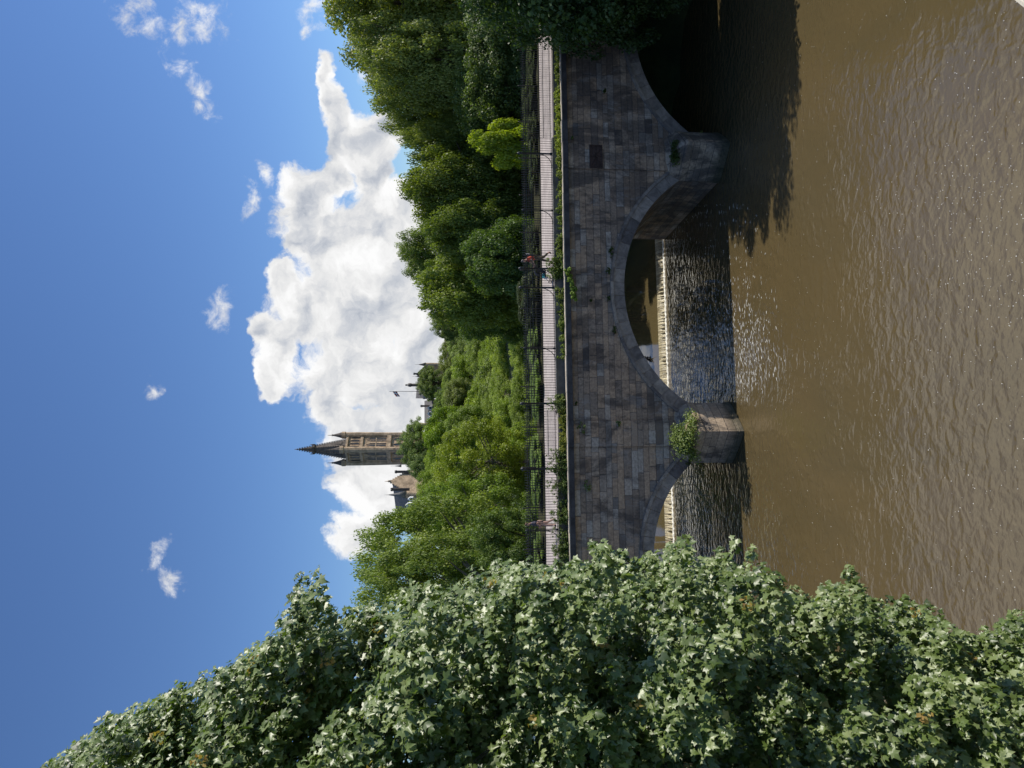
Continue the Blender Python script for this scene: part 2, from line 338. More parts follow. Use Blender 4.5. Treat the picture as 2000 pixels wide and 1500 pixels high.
def clump_leaves(cs, rs, per, size, flat=0.8, up=0.5, out_=1.0, jit=0.55, shell=0.35):
    """leaves over the outside of many small leafy clumps"""
    C = []; Nn = []; S = []; Rn = []
    for c, r in zip(cs, rs):
        k = max(int(per*(r/np.mean(rs))**2), 5); d = unit(k)
        rad = r*(1 - shell*rng.random(k)**2 + 0.10*rng.normal(size=k))
        C.append(np.array(c) + d*rad[:, None]*np.array([1, 1, flat])); Nn.append(d*out_ + np.array([up*0.8, 0, up]) + rng.normal(size=(k, 3))*jit)
        S.append(size*(0.7+0.6*rng.random(k))); Rn.append(np.clip(rng.random()*0.55 + rng.random(k)*0.5, 0, 1))
    return np.concatenate(C), np.concatenate(Nn), np.concatenate(S), np.concatenate(Rn)

def limbs(mb, base, targets, r0, r1, n=7, sag=0.0):
    base = Vector(base)
    for t in targets:
        t = Vector(t); mid = base.lerp(t, 0.5) + Vector((random.uniform(-1,1), random.uniform(-1,1), 0.6))*(t-base).length*0.10
        pts = [base.lerp(mid, k/3) if k < 3 else mid.lerp(t, (k-3)/3) for k in range(7)]
        mb.tube(pts, [r0+(r1-r0)*k/6 for k in range(7)], 5)

def tree_proto(name, nc, per, size, kind):
    """tree of height 1, crown half-width 0.5"""
    root = empty(name)
    cs = []; rs = []
    lob = []
    if kind in ('round', 'oval', 'dome'):
        nl = {'round': 24, 'oval': 40, 'dome': 26}[kind]
        while len(lob) < nl:
            d = unit(1)[0]; e = {'round': (0.36, 0.33, 0.55), 'oval': (0.35, 0.35, 0.53), 'dome': (0.38, 0.30, 0.48)}[kind]; q_ = random.uniform(0.62, 1.0)
            c = np.array([d[0]*e[0]*q_, d[1]*e[0]*q_, e[2]+d[2]*e[1]*q_])
            if kind == 'dome' and d[2] < -0.3: continue
            if all(np.linalg.norm(c-l[0]) > 0.13 for l in lob) or random.random() < 0.1: lob.append((c, random.uniform(0.11, 0.17)*(0.92 if kind == 'oval' else 1.0)))
    while len(cs) < nc:
        if lob and random.random() < 0.84:
            l = random.choice(lob); d = unit(1)[0]; d[2] = d[2]*0.8+0.15; oc = l[0]-np.array([0, 0, 0.5]); 
            if np.dot(d, oc) < -0.02 and random.random() < 0.7: continue
            p = l[0]+d*l[1]*np.array([1, 1, 0.85]); r = random.uniform(0.028, 0.055)
            if p[2]-r < 0.02: continue
            cs.append(p); rs.append(r); continue
        d = unit(1)[0]; rr = (0.45+0.5*random.random()**0.6)
        if kind == 'round': p = np.array([d[0]*0.43*rr, d[1]*0.43*rr, 0.56+d[2]*0.36*rr]); r = random.uniform(0.07, 0.13)
        elif kind == 'oval':
            p = np.array([d[0]*0.42*rr, d[1]*0.42*rr, 0.54+d[2]*0.41*rr]); r = random.uniform(0.05, 0.10)
        elif kind == 'loose':
            p = np.array([d[0]*0.46*rr, d[1]*0.46*rr, 0.55+d[2]*0.42*rr]); r = random.uniform(0.035, 0.085)
        elif kind == 'dome':
            p = np.array([d[0]*0.45*rr, d[1]*0.45*rr, 0.45+abs(d[2])*0.50*rr if random.random() < 0.75 else 0.45-abs(d[2])*0.3*rr]); r = random.uniform(0.05, 0.09)
        elif kind == 'bush':
            p = np.array([d[0]*0.44*rr, d[1]*0.44*rr, 0.5+d[2]*0.44*rr]); r = random.uniform(0.06, 0.13)
        if p[2]-r < 0.02: continue
        cs.append(p); rs.append(r)
    rs = np.array(rs)
    C, Nn, S, Rn = clump_leaves(cs, rs, per, size, flat=0.8 if kind != 'loose' else 0.7, up=0.45, jit=0.55 if kind != 'loose' else 0.8, shell=0.5 if kind != 'loose' else 0.9)
    S = np.where(rng.random(len(S)) < 0.06, S*1.3, S)
    me = leaf_mesh('crown', C, Nn, S, Rn, QUAD); link('crown', me, LEAF, root)
    mb = MB(); h = 0.5
    mb.tube([(0,0,-0.06), (0.01,0,0.12), (-0.01,0.01,0.3), (0.005,0,h), (0,0,0.8)], [0.035,0.026,0.021,0.015,0.005], 8)
    sel = random.sample(range(nc), min(34, nc))
    for i in sel: limbs(mb, (0, 0, random.uniform(0.2, 0.55)), [cs[i]], 0.009, 0.002)
    mb.build('trunk', BARK if kind != 'loose' else BARK_P, root)
    return root
PROTO = {
 'round': tree_proto('broadleaf_tree', 430, 165, 0.0145, 'round'),
 'oval': tree_proto('broadleaf_tree', 560, 125, 0.0125, 'oval'),
 'loose': tree_proto('ash_tree', 240, 210, 0.0125, 'loose'),
 'dome': tree_proto('pine_tree', 340, 160, 0.0120, 'dome'),
 'bush': tree_proto('bush', 60, 420, 0.024, 'bush'),
}
used = set()
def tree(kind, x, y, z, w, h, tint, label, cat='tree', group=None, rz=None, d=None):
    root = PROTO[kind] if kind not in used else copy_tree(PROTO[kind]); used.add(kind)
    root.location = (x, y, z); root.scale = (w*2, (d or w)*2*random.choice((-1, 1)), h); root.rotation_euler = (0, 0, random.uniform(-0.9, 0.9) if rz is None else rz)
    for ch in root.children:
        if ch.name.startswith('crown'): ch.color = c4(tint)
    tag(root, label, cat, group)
    return root

# ------------------------------------------------------------------ ground, river
TH = R(6.6); OB = Vector((0, 37.5, 0)); ES = Vector((math.cos(TH), math.sin(TH), 0)); ET = Vector((-math.sin(TH), math.cos(TH), 0))
def bw(s, t, z): return OB + ES*s + ET*t + Vector((0, 0, z))
def onface(px, py, t=0.0):
    d = ray(px, py); o = Vector((0, 0, CAMZ)) - OB - ET*t; k = -(o.dot(ET))/d.dot(ET); p = Vector((0, 0, CAMZ)) + d*k
    q_ = p - OB; return q_.dot(ES), p.z
def sm(a, b, x):
    x = min(max((x-a)/(b-a), 0), 1); return x*x*(3-2*x)
def banks(y):
    if y < 36: return -15.0 + 3*sm(34, 10, y), 24.0
    if y < 50: return -16.0, 24.0 - 9*sm(44, 50, y)
    return -17.0 - 0.9*max(y-52, 0), 15.0 - 0.62*(y-50)
def ground(x, y):
    l, r = banks(y); d = max(l-x, x-r)
    h = -1.6 + 5.6*sm(-1.2, 6.0, d)
    if y > 60: h += 13*sm(115, 400, y)*sm(-3, 6, d)
    if x > r: h += 3.0*sm(6, 30, x-r)
    return h + 0.35*math.sin(x*0.31)*math.cos(y*0.27)*sm(2, 10, d)
def axis(lim, n, near):
    return [math.copysign(near*abs(t)+(lim-near)*abs(t)**4, t) for t in np.linspace(-1, 1, n)]
xs = axis(4000, 150, 130); ys = [v+60 for v in axis(4000, 150, 170)]
vs = [(x, y, ground(x, y)) for y in ys for x in xs]; nx = len(xs)
fs = [(j*nx+i, j*nx+i+1, (j+1)*nx+i+1, (j+1)*nx+i) for j in range(len(ys)-1) for i in range(nx-1)]
mb = MB(); mb.add(vs, fs, True)
m, N = mat('grass_and_soil'); co = N.n('ShaderNodeTexCoord').outputs['Object']
cc = N.mix(N.sstep(N.noise(co, 0.4, 7, 0.65), 0.35, 0.65), (0.035,0.05,0.016,1), (0.06,0.085,0.025,1))
out(N, pbr(N, **{'Base Color': cc, 'Roughness': 0.95, 'Normal': N.n('ShaderNodeBump', inp={'Height': N.noise(co, 3.0, 6, 0.7), 'Distance': 0.2}).outputs[0]}).outputs[0])
tag(mb.build('ground', m), kind='structure')
WT0 = 10.9; WT1 = 11.5; WH = 0.36      # weir foot, crest, height
mb = MB(); mb.add([bw(-70,-110,0), bw(70,-110,0), bw(70,WT0+0.3,0), bw(-70,WT0+0.3,0)], [(0,1,2,3)])
tag(mb.build('river', WATER), kind='structure')
mb = MB(); mb.add([bw(-120,WT1+0.2,WH), bw(40,WT1+0.2,WH), bw(40,110,WH), bw(-120,110,WH)], [(0,1,2,3)])
tag(mb.build('upper_river', WATER_U), kind='structure')
# weir: a smooth lip, a ribbed fall and a broken line of foam
wr = empty('weir', bw(0, WT1, 0), TH); tag(wr, 'low weir with cream coloured ribbed falling water beyond the arches', 'weir')
mb = MB(); mb.box(-12.6, 26, -0.02, 0.55, -1.5, WH-0.02); mb.build('sill', KERB, wr)
from mathutils import noise as _mn
def mno2(x): return _mn.noise(Vector((x, 2.2, 0.4)))*1.6
rows = []
for k, (t, z) in enumerate([(0.25, WH+0.006), (0.02, WH+0.006), (-0.08, WH-0.04), (-0.20, WH*0.72), (-0.33, WH*0.38), (-0.45, 0.02)]):
    row = []
    for i in range(780):
        s = -12.4 + i*0.049; rib = (0.45+0.9*abs(mno2(s*0.9)))*(math.sin(s*14.1+math.sin(s*2.3)*3)+math.sin(s*31.0+2.3*math.sin(s*5)))*0.012*max(k-1, 0)
        row.append((s, t-rib, z+rib*0.6))
    rows.append(row)
mb = MB(); mb.loft(rows, cap=False, closed=False); mb.build('falling_water', WFALL, wr)
mb = MB(); rows = []
for t, z in [(-0.42, 0.0), (-0.46, 0.05), (-0.53, 0.06), (-0.62, 0.03), (-0.66, -0.02)]:
    rows.append([(-12.4+i*0.097, t-0.05*math.sin(i*1.7)-0.05*random.random(), z*(0.6+0.7*random.random()) if z > 0.01 else z) for i in range(395)])
mb.loft(rows, cap=False, closed=False); mb.build('foam_line', FOAM, wr)

# ------------------------------------------------------------------ stone bridge
bridge = empty('stone_bridge', OB, TH); tag(bridge, 'old sandstone arch bridge across the river carrying a railed footway', 'bridge')
TOPZ = onface(1117, 750)[1]; LEDZ = onface(1105, 750)[1]; BWID = 10.6
class Arch:
    def __init__(a, sc_, zc, half, zs):
        a.s = sc_; rise = zc-zs; a.r = (half*half+rise*rise)/(2*rise); a.cz = zc-a.r; a.half = half; a.zs = zs; a.zc = zc
    def z(a, s, ex=0.0):
        d = s-a.s; rr = a.r+ex
        return a.cz+math.sqrt(max(rr*rr-d*d, 0))
s_l, zsp = onface(1345, 788); s_r, _ = onface(1345, 352); sc_, zc = onface(1219, 568)
A1 = Arch((s_l+s_r)/2, zc, (s_r-s_l)/2, zsp)
a, za = onface(1352, 903); b, zb = onface(1277, 1088)
A2 = Arch(b, zb, a-b, za)
a, za = onface(1345, 259); b, zb = onface(1240, 62)
A3 = Arch(b, zb, b-a, za)
ARCH = [A2, A1, A3]
SL, SR = -30.0, 45.0
pts = set(np.round(np.arange(SL, SR+0.01, 1.0), 3).tolist())
for A in ARCH: pts |= set((A.s + A.half*np.sin(np.linspace(-math.pi/2, math.pi/2, 41))).tolist())
pts = sorted(pts)
def low(s):
    for A in ARCH:
        if abs(s-A.s) < A.half-1e-6: return A.z(s)
    return None
mb = MB(); top = TOPZ
for a, b in zip(pts[:-1], pts[1:]):
    if b-a < 1e-5: continue
    mid = (a+b)/2; arch = low(mid) is not None
    za = zb = -2.0
    if arch:
        A = [A for A in ARCH if abs(mid-A.s) < A.half][0]; za, zb = A.z(a), A.z(b)
    for t in (0.0, BWID): mb.add([(a,t,za),(b,t,zb),(b,t,top),(a,t,top)], [(0,1,2,3)])
    if arch: mb.add([(a,0,za),(b,0,zb),(b,BWID,zb),(a,BWID,za)], [(0,1,2,3)], True)
for A in ARCH:
    for s in (A.s-A.half, A.s+A.half): mb.add([(s,0,-2),(s,BWID,-2),(s,BWID,A.zs),(s,0,A.zs)], [(0,1,2,3)])
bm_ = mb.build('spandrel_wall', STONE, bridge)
# arch rings, stone by stone, standing 3 cm proud; hood mould outside them
def ring(A, r0, r1, t0, t1, n, name, gap=0.022, material=None):
    V = []; Fq = []; rn = []
    th = math.asin(min(A.half/A.r, 1)); cuts = np.linspace(-th-0.01, th+0.01, n+1)
    for i in range(n):
        g_ = gap/A.r; rr = random.random(); off = random.uniform(-0.008, 0.008)
        a0, a1 = cuts[i]+g_/2, cuts[i+1]-g_/2
        for k in range(3):
            p0 = a0+(a1-a0)*k/3; p1 = a0+(a1-a0)*(k+1)/3; b = len(V)
            for (t) in (t0+off, t1):
                for aa, r_ in ((p0, r0), (p1, r0), (p1, r1), (p0, r1)): V.append((A.s+r_*math.sin(aa), t, A.cz+r_*math.cos(aa)))
            Fq += [(b,b+1,b+2,b+3),(b,b+4,b+5,b+1),(b+3,b+2,b+6,b+7)]
            if k == 0: Fq.append((b,b+3,b+7,b+4))
            if k == 2: Fq.append((b+1,b+5,b+6,b+2))
            rn += [rr]*8
    me = bpy.data.meshes.new(name); me.from_pydata(V, [], Fq); me.update()
    at_ = me.attributes.new('rnd', 'FLOAT', 'POINT'); at_.data.foreach_set('value', rn)
    return link(name, me, material or VOUS, bridge)
for A, n in zip(ARCH, (17, 21, 19)):
    ring(A, A.r-0.004, A.r+0.62, -0.035, 0.45, n, 'arch_ring')
    ring(A, A.r+0.625, A.r+0.80, -0.10, 0.05, n, 'hood_mould', 0.006)
# piers: pointed cutwater, sloping cap; pilaster above
def cutwater(s0, s1, name_, prot=1.75):
    sc0 = (s0+s1)/2; hw = (s1-s0)/2
    def plan(k, w=1.0): # half outline from the left jamb round the nose
        o = []
        for i in range(17):
            a = -1 + 2*i/16; x = hw*w*a; y = -prot*k*(1-abs(a)**1.12)**0.92
            o.append((sc0+x, y))
        return o
    zt = 2.42
    rings = []
    for z, k, w in ((-2, 1.06, 1.03), (0.25, 1.03, 1.02), (0.26, 1.0, 1.0), (zt-0.28, 0.98, 1.0), (zt-0.27, 1.03, 1.02), (zt, 1.03, 1.02), (zt+0.30, 0.70, 0.93), (zt+0.62, 0.30, 0.80), (zt+0.8, 0.05, 0.62)):
        rings.append([(x, y, z) for x, y in plan(k, w)]+[(sc0+hw*w, 0.2, z), (sc0-hw*w, 0.2, z)])
    mb = MB(); mb.loft(rings, smooth=False); return mb.build('cutwater', STONE_P, bridge)
cutwater(A2.s+A2.half-0.03, A1.s-A1.half+0.03, 'cutwater')
cutwater(A1.s+A1.half-0.03, A3.s-A3.half+0.03, 'cutwater')
for y0, y1 in ((285, 332), (822, 872)):
    sa = onface(1200, y1)[0]; sb = onface(1200, y0)[0]
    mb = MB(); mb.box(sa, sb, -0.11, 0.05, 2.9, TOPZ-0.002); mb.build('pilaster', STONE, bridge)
    mb = MB(); mb.box(sa-0.03, sb+0.03, -0.36, -0.02, TOPZ+0.004, LEDZ-0.045); mb.build('coping', PARA, bridge)
mb = MB(); mb.box(SL, SR, -0.27, 0.10, TOPZ, LEDZ-0.05); mb.build('coping', PARA, bridge)
# uneven pale ledge stones on top
mb = MB(); s = SL
while s < SR:
    L = random.uniform(0.9, 1.6); j = random.uniform(-0.015, 0.02)
    mb.box(s+0.006, s+L-0.006, -0.30+j, 0.08, LEDZ-0.048, LEDZ+j*0.8); s += L
mb.build('ledge_stones', LEDGE, bridge)
DKZ = onface(1088.5, 750, 0.55)[1]
mb = MB(); mb.box(SL, SR, 0.082, 0.55, LEDZ-0.5, LEDZ-0.06); mb.build('planting_strip', SOIL, bridge)
mb = MB(); mb.box(SL, SR, 0.551, BWID-0.05, LEDZ-0.4, DKZ-0.06); mb.build('deck_bed', KERB, bridge)
mb = MB(); mb.box(SL, SR, 0.80, 6.55, DKZ-0.058, DKZ-0.02); mb.build('footway', DECK, bridge)
kerbs = []
for y0, y1 in ((271, 799), (893, 1400)):
    sa = onface(1088, y1, 0.6)[0]; sb = onface(1088, y0, 0.6)[0]
    mb = MB(); mb.box(sa, sb, 0.50, 0.798, LEDZ-0.3, DKZ); mb.box(sa-0.002, sb+0.002, 0.47, 0.83, DKZ+0.001, DKZ+0.05); mb.build('kerb', KERB, bridge).data.materials[0] = LEDGE if False else KERB
    mb = MB(); mb.box(sa-0.004, sb+0.004, 0.46, 0.66, DKZ+0.0515, DKZ+0.062); mb.build('kerb_top', LEDGE, bridge)
mb = MB(); mb.box(SL, SR, BWID-0.3, BWID+0.2, TOPZ, DKZ-0.05); mb.build('rear_parapet', SOIL, bridge)
mb = MB(); mb.box(SL, SR, 6.6, BWID-0.31, DKZ-0.062, DKZ-0.01); mb.build('rear_bed', SOIL, bridge)
# crossed iron pattress panel on the right pilaster
s0, z1 = onface(1152, 331); s1, z0 = onface(1174, 285)
mb = MB(); mb.box(s0+0.04, s1-0.04, -0.15, -0.11, z0, z1)
cx, cz = (s0+s1)/2, (z0+z1)/2
for k in range(8):
    a = k*math.pi/4; ex = cx+min(max(math.cos(a)*2, -1), 1)*(s1-s0)*0.46; ez = cz+min(max(math.sin(a)*2, -1), 1)*(z1-z0)*0.46
    mb.tube([(cx,-0.165,cz), (ex,-0.165,ez)], 0.018, 5)
for (x0_, x1_, za_, zb_) in ((s0+0.03,s1-0.03,z0-0.03,z0+0.03),(s0+0.03,s1-0.03,z1-0.03,z1+0.03),(s0+0.03,s0+0.09,z0+0.031,z1-0.031),(s1-0.09,s1-0.03,z0+0.031,z1-0.031)): mb.box(x0_,x1_,-0.19,-0.112,za_,zb_)
mb.build('iron_panel', RUST, bridge)

# ------------------------------------------------------------------ railings
def railing(name, t, segs, label, hgt, base, spacing=0.147, rear=False):
    root = empty(name, bw(0, t, 0), TH); tag(root, label, 'railing')
    for (sa, sb, dense) in segs:
        mb = MB(); n = int((sb-sa)/spacing)
        for i in range(n+1):
            s = sa+i*spacing+random.uniform(-0.006, 0.006); z0 = base; z1 = base+hgt*random.uniform(0.992, 1.004)
            mb.lathe((s, 0, 0), [(0.0135, z0), (0.0135, z1-0.14), (0.026, z1-0.10), (0.022, z1-0.06), (0.003, z1)], 4, False)
            if dense: mb.lathe((s+spacing/2, 0, 0), [(0.009, z0), (0.009, base+0.58), (0.002, base+0.66)], 4, False)
        mb.build('bars', IRON, root)
        rl = MB()
        for zr in ((0.10, 0.50, hgt-0.22) if dense else (0.06, hgt-0.52, hgt-0.22)): rl.box(sa, sb, -0.022, 0.022, base+zr-0.014, base+zr+0.014)
        if not dense: pass
        rl.build('rail', IRON, root)
    return root
FB = DKZ+0.055; HF = 1.78
def sx(py, t=0.62): return onface(1085, py, t)[0]
segs = [(sx(1400), sx(893), False), (sx(891), sx(801), True), (sx(798), sx(271), False), (sx(270), 40.0, True)]
fr = railing('front_railing', 0.62, segs, 'tall black spear topped railing along the near edge of the footway', HF, FB)
for py, big in ((301, 1), (411, 0), (525, 1), (562, 1), (680, 0), (788, 1), (915, 2), (1035, 0)):
    s = sx(py); mb = MB(); r = 0.055 if big else 0.03
    h = HF+(0.08 if big else -0.15)
    mb.lathe((s, 0, FB), [(r*1.5, 0), (r*1.5, 0.12), (r, 0.16), (r, h-0.12), (r*1.5, h-0.10), (r*0.9, h-0.05), (r*1.7, h+0.03), (r*(2.3 if big == 2 else 1.6), h+0.09), (r*1.2, h+0.16), (0.01, h+0.22)], 8)
    p = mb.build('post', IRON, fr)
    mb = MB(); mb.tube([(s-0.02-0.62*(1-math.cos(k*math.pi/12)), 0.03+0.5*(1-math.cos(k*math.pi/12)), FB-0.05+0.85*(1-math.sin(k*math.pi/12))) for k in range(7)], 0.022, 5)
    mb.box(s-0.55, s, 0.26, 0.30, FB-0.06, FB-0.02)
    mb.build('stay', IRON, fr)
bk = railing('rear_railing', 6.75, [(-28, 40, False)], 'thin black railing along the far edge of the footway, before the trees', 1.35, DKZ-0.05, 0.16)
for s in np.arange(-28, 40, 2.6):
    mb = MB(); mb.lathe((float(s), 0.0, DKZ-0.05), [(0.03, 0), (0.03, 1.4), (0.045, 1.45), (0.01, 1.5)], 6); mb.build('post', IRON, bk)

# ------------------------------------------------------------------ small plants
def sprig(name, loc, rad, n, size, tint, label, group=None, flat=0.8, droop=0.0, cat='plant', nc=9, face=-1, spread=1.0, tall=1.0):
    root = empty(name, loc, TH); cs = []; rs = []; st = MB()
    for i in range(nc):
        d = unit(1)[0]; p = np.array([d[0]*spread, -abs(d[1])*0.6, abs(d[2])*tall-0.15])*rad*random.uniform(0.35, 0.95) - np.array([0, 0, droop*random.random()*rad])
        cs.append(p); rs.append(rad*random.uniform(0.22, 0.42)); st.tube([(0,0.02,-0.02), (p[0]*0.5, p[1]*0.5, p[2]*0.5+0.04*rad), tuple(p)], [0.018*rad+0.003, 0.012*rad+0.002, 0.003], 4)
    C, Nn, S, Rn = clump_leaves(cs, rs, n/nc, size, flat, up=0.7, jit=0.7, shell=0.9)
    o = link('foliage', leaf_mesh('foliage', C, Nn, S, Rn, QUAD), LEAF, root); o.color = c4(tint); st.build('stem', BARK, root)
    return tag(root, label, cat, group)
p = bw(*[onface(1352, 856)[0], -1.1], 3.0); p.z = 2.75
sprig('buddleia_bush', p, 1.35, 3200, 0.10, (0.85,0.95,0.75), 'sunlit green bush growing out of the left pier above its cutwater', nc=34, cat='bush', tall=1.15, spread=0.95)
p = bw(onface(1330, 308)[0], -0.7, 2.9)
sprig('ivy_mat', p, 0.8, 700, 0.10, (0.4,0.5,0.32), 'dark green mat of plants on the cap of the right cutwater', nc=14, tall=0.35, spread=1.3, cat='plant')
for (px, py, rr, lab) in ((1192, 495, 0.34, 'small dark fern rooted over the right haunch of the middle arch'), (1188, 530, 0.2, 'tiny tuft on the hood mould near the crown of the middle arch'),
                      (1200, 645, 0.24, 'small tuft on the left haunch hood mould of the middle arch'), (1188, 585, 0.2, 'tiny tuft just left of the crown of the middle arch'),
                      (1132, 835, 0.35, 'ferny pale plant hanging high on the left pilaster'), (1140, 945, 0.42, 'ferny pale plant hanging on the wall above the left arch'),
                      (1208, 826, 0.18, 'small pale sprig halfway up the left pilaster'), (1155, 588, 0.16, 'little dark tuft in a joint below the coping over the middle arch'),
                      (1345, 905, 0.3, 'small dark plant at the right springing of the left arch'), (1125, 788, 0.14, 'little pale tuft just beneath the coping right of the left pilaster'),
                      (1180, 180, 0.25, 'little dark weed on the shaded wall over the right arch'), (1368, 266, 0.3, 'thin weed at the foot of the right arch beside its cutwater'), (1118, 272, 0.16, 'tiny pale weed beneath the coping right of the iron panel')):
    s, z = onface(px, py); t_ = (0.4,0.48,0.35) if 'dark' in lab or 'tuft' in lab else (0.9,1.0,0.9)
    sprig('wall_plant', bw(s, -0.13, z), rr, 130, 0.075, t_, lab, 'small plants rooted in the bridge wall', nc=6, droop=0.8 if 'hang' in lab else 0.1)
# trailing ivy over the coping
s0, _ = onface(1115, 530); s1, _ = onface(1115, 588)
root = empty('trailing_ivy', bw((s0+s1)/2, -0.36, TOPZ), TH); cs = []; rs = []
for i in range(30):
    f = i/29; cs.append(np.array([(s1-s0)*(0.5-f)*-1, -0.06, 0.22-0.5*f*0.9+random.uniform(-0.16, 0.16)])); rs.append(random.uniform(0.06, 0.12))
C, Nn, S, Rn = clump_leaves(cs, rs, 26, 0.10, 0.9, 0.3, jit=0.5)
o = link('foliage', leaf_mesh('foliage', C, Nn+np.array([0,-0.8,0]), S, Rn, QUAD), LEAF, root); o.color = c4((0.9,1.1,0.45))
mb = MB(); mb.tube([tuple(c) for c in cs[::4]], 0.012, 4); mb.build('stem', BARK, root)
tag(root, 'bright ivy trailing over the dark coping above the crown of the middle arch', 'ivy')
# weeds of the planting strip
def strip(y0, y1, n, hlo, hhi, tint, label, dens=1.0, leaf=0.065):
    sa, sb = sx(y1, 0.3), sx(y0, 0.3); mid = (sa+sb)/2
    root = empty('strip_weeds', bw(mid, 0.25, LEDZ-0.06), TH); cs = []; rs = []; mb = MB()
    for i in range(n):
        x = random.uniform(sa, sb)-mid; h = random.uniform(hlo, hhi); y = random.uniform(-0.22, 0.22)
        for k in range(3): cs.append(np.array([x+random.uniform(-.08,.08), y+random.uniform(-.06,.06), h*(k+0.6)/3])); rs.append(0.05+0.12*random.random()*(1.2-k*0.3))
        mb.tube([(x,y,0), (x+0.02,y,h)], [0.006,0.003], 3)
    C, Nn, S, Rn = clump_leaves(cs, rs, 24*dens, leaf, 1.0, 0.8, jit=0.6, shell=0.9)
    o = link('foliage', leaf_mesh('foliage', C, Nn, S, Rn, QUAD), LEAF, root); o.color = c4(tint); mb.build('stems', BARK, root)
    tag(root, label, 'weeds', 'weeds on the bridge ledge')
strip(75, 180, 45, 0.10, 0.35, (0.8,0.85,0.5), 'short grassy weeds on the ledge at the shaded right end of the bridge')
strip(180, 300, 60, 0.15, 0.45, (1.25,1.3,0.45), 'bright yellow green weeds on the ledge above the right arch')
strip(300, 400, 32, 0.10, 0.4, (0.9,0.95,0.5), 'sparse pale weeds on the ledge right of the small post')
strip(400, 500, 34, 0.15, 0.5, (0.75,0.85,0.42), 'leafy weeds on the ledge between kerb and coping beside the walker in orange')
strip(505, 545, 40, 0.5, 1.15, (0.72,0.85,0.55), 'tall bushy weeds on the ledge in front of the pushchair')
strip(565, 600, 14, 0.2, 0.6, (0.8,0.85,0.6), 'small pale weeds on the ledge left of the gate posts')
strip(608, 700, 26, 0.15, 0.5, (0.75,0.85,0.45), 'scattered weeds on the ledge over the middle arch, left half')
strip(770, 800, 20, 0.3, 1.3, (0.75,0.85,0.65), 'tall spindly weeds on the ledge by the post above the left haunch')
strip(800, 880, 60, 0.15, 0.5, (1.1,1.02,0.5), 'yellowish grass on the ledge above the left pilaster')
strip(880, 960, 60, 0.3, 1.4, (0.62,0.75,0.58), 'tall willowherb on the ledge around the ball topped post')
strip(960, 1100, 70, 0.3, 1.1, (0.6,0.72,0.52), 'dense tall weeds on the ledge beside the dark dressed walker')
# shrubs of the far bed behind the footway
for i, s in enumerate(np.arange(-22, 30, 3.1)):
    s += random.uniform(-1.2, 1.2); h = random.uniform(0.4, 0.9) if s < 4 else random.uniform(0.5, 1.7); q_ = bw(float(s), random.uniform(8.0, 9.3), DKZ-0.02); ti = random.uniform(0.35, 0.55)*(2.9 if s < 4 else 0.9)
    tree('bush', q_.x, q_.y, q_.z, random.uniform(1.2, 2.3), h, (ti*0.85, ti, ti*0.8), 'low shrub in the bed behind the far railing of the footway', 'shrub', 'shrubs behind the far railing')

# ------------------------------------------------------------------ trees
def ptree(kind, pxtop, py, hw, Y, tint, label, zbase=None, d=None, cat='tree', group=None, rz=None):
    tp = at(pxtop, py, Y); x = tp.x; zb = ground(x, Y) if zbase is None else zbase
    w = hw/F*Y; hh = tp.z-zb+0.3
    if hh < 1.75*w: zb -= 1.75*w-hh; hh = 1.75*w      # low crowns show only their upper part over the slope
    return tree(kind, x, Y, zb-0.3, w, hh, tint, label, cat, group, d=d, rz=rz)
GT = 'trees on the far bank'
ptree('oval', 618, 0, 190, 64, (1.15,1.1,0.70), 'tallest tree at the right end of the far bank, olive green', group=GT)
ptree('oval', 672, 110, 115, 60, (1.05,1.05,0.72), 'olive green tree beside the tallest tree of the far bank', group=GT, zbase=4)
ptree('oval', 705, 195, 95, 66, (1.12,1.1,0.66), 'rounded olive tree third from the right on the far bank', group=GT, zbase=4)
ptree('round', 750, 360, 100, 62, (0.74,0.80,0.42), 'dark green broad tree with rounded clumps, right of the narrower dark tree', group=GT, zbase=3)
ptree('round', 790, 440, 80, 60, (0.72,0.82,0.48), 'dark green narrower tree just right of the tree overhanging the walker in orange', group=GT, zbase=3)
ptree('round', 785, 560, 92, 64, (0.92,1.0,0.48), 'green broad crowned tree above the walker in orange', group=GT, zbase=3)
ptree('round', 880, 500, 90, 56, (0.5,0.68,0.5), 'lower dark tree leaning out behind the walker in orange', group=GT, zbase=3)
ptree('oval', 850, 590, 90, 70, (0.6,0.78,0.5), 'shaded tree at the left end of the dark clump', group=GT, zbase=3)
ptree('oval', 870, 180, 130, 57, (0.6,0.72,0.6), 'shaded lower tree behind the railing at the right', group=GT, zbase=4)
ptree('bush', 905, 275, 55, 53.5, (1.5,1.55,0.42), 'small yellow green tree in front of the dark far bank trees', zbase=5)
ptree('round', 890, 60, 110, 54, (0.55,0.68,0.55), 'dark low tree behind the railing at the far right', group=GT, zbase=5)
for i, (px, py, hw, Y) in enumerate(((985,500,45,64),(990,560,45,66),(985,620,45,69),(990,430,50,63),(985,360,50,62),(990,300,50,61),(1000,650,30,74))):  # added bushes, put in to block the sky's reflection in the upper river
    ptree('bush', px, py, hw, Y, (0.5,0.6,0.38), 'dark bush added under the far bank trees to hide sky from the water', zbase=0.3, cat='bush', group='added bushes along the far bank')
ptree('oval', 760, 270, 60, 63, (1.0,1.02,0.6), 'narrow olive tree between the third and the dark broad tree', group=GT, zbase=3)
ptree('dome', 828, 632, 32, 190, (0.85,0.9,0.8), 'small pine peeping over the left shoulder of the dark clump')
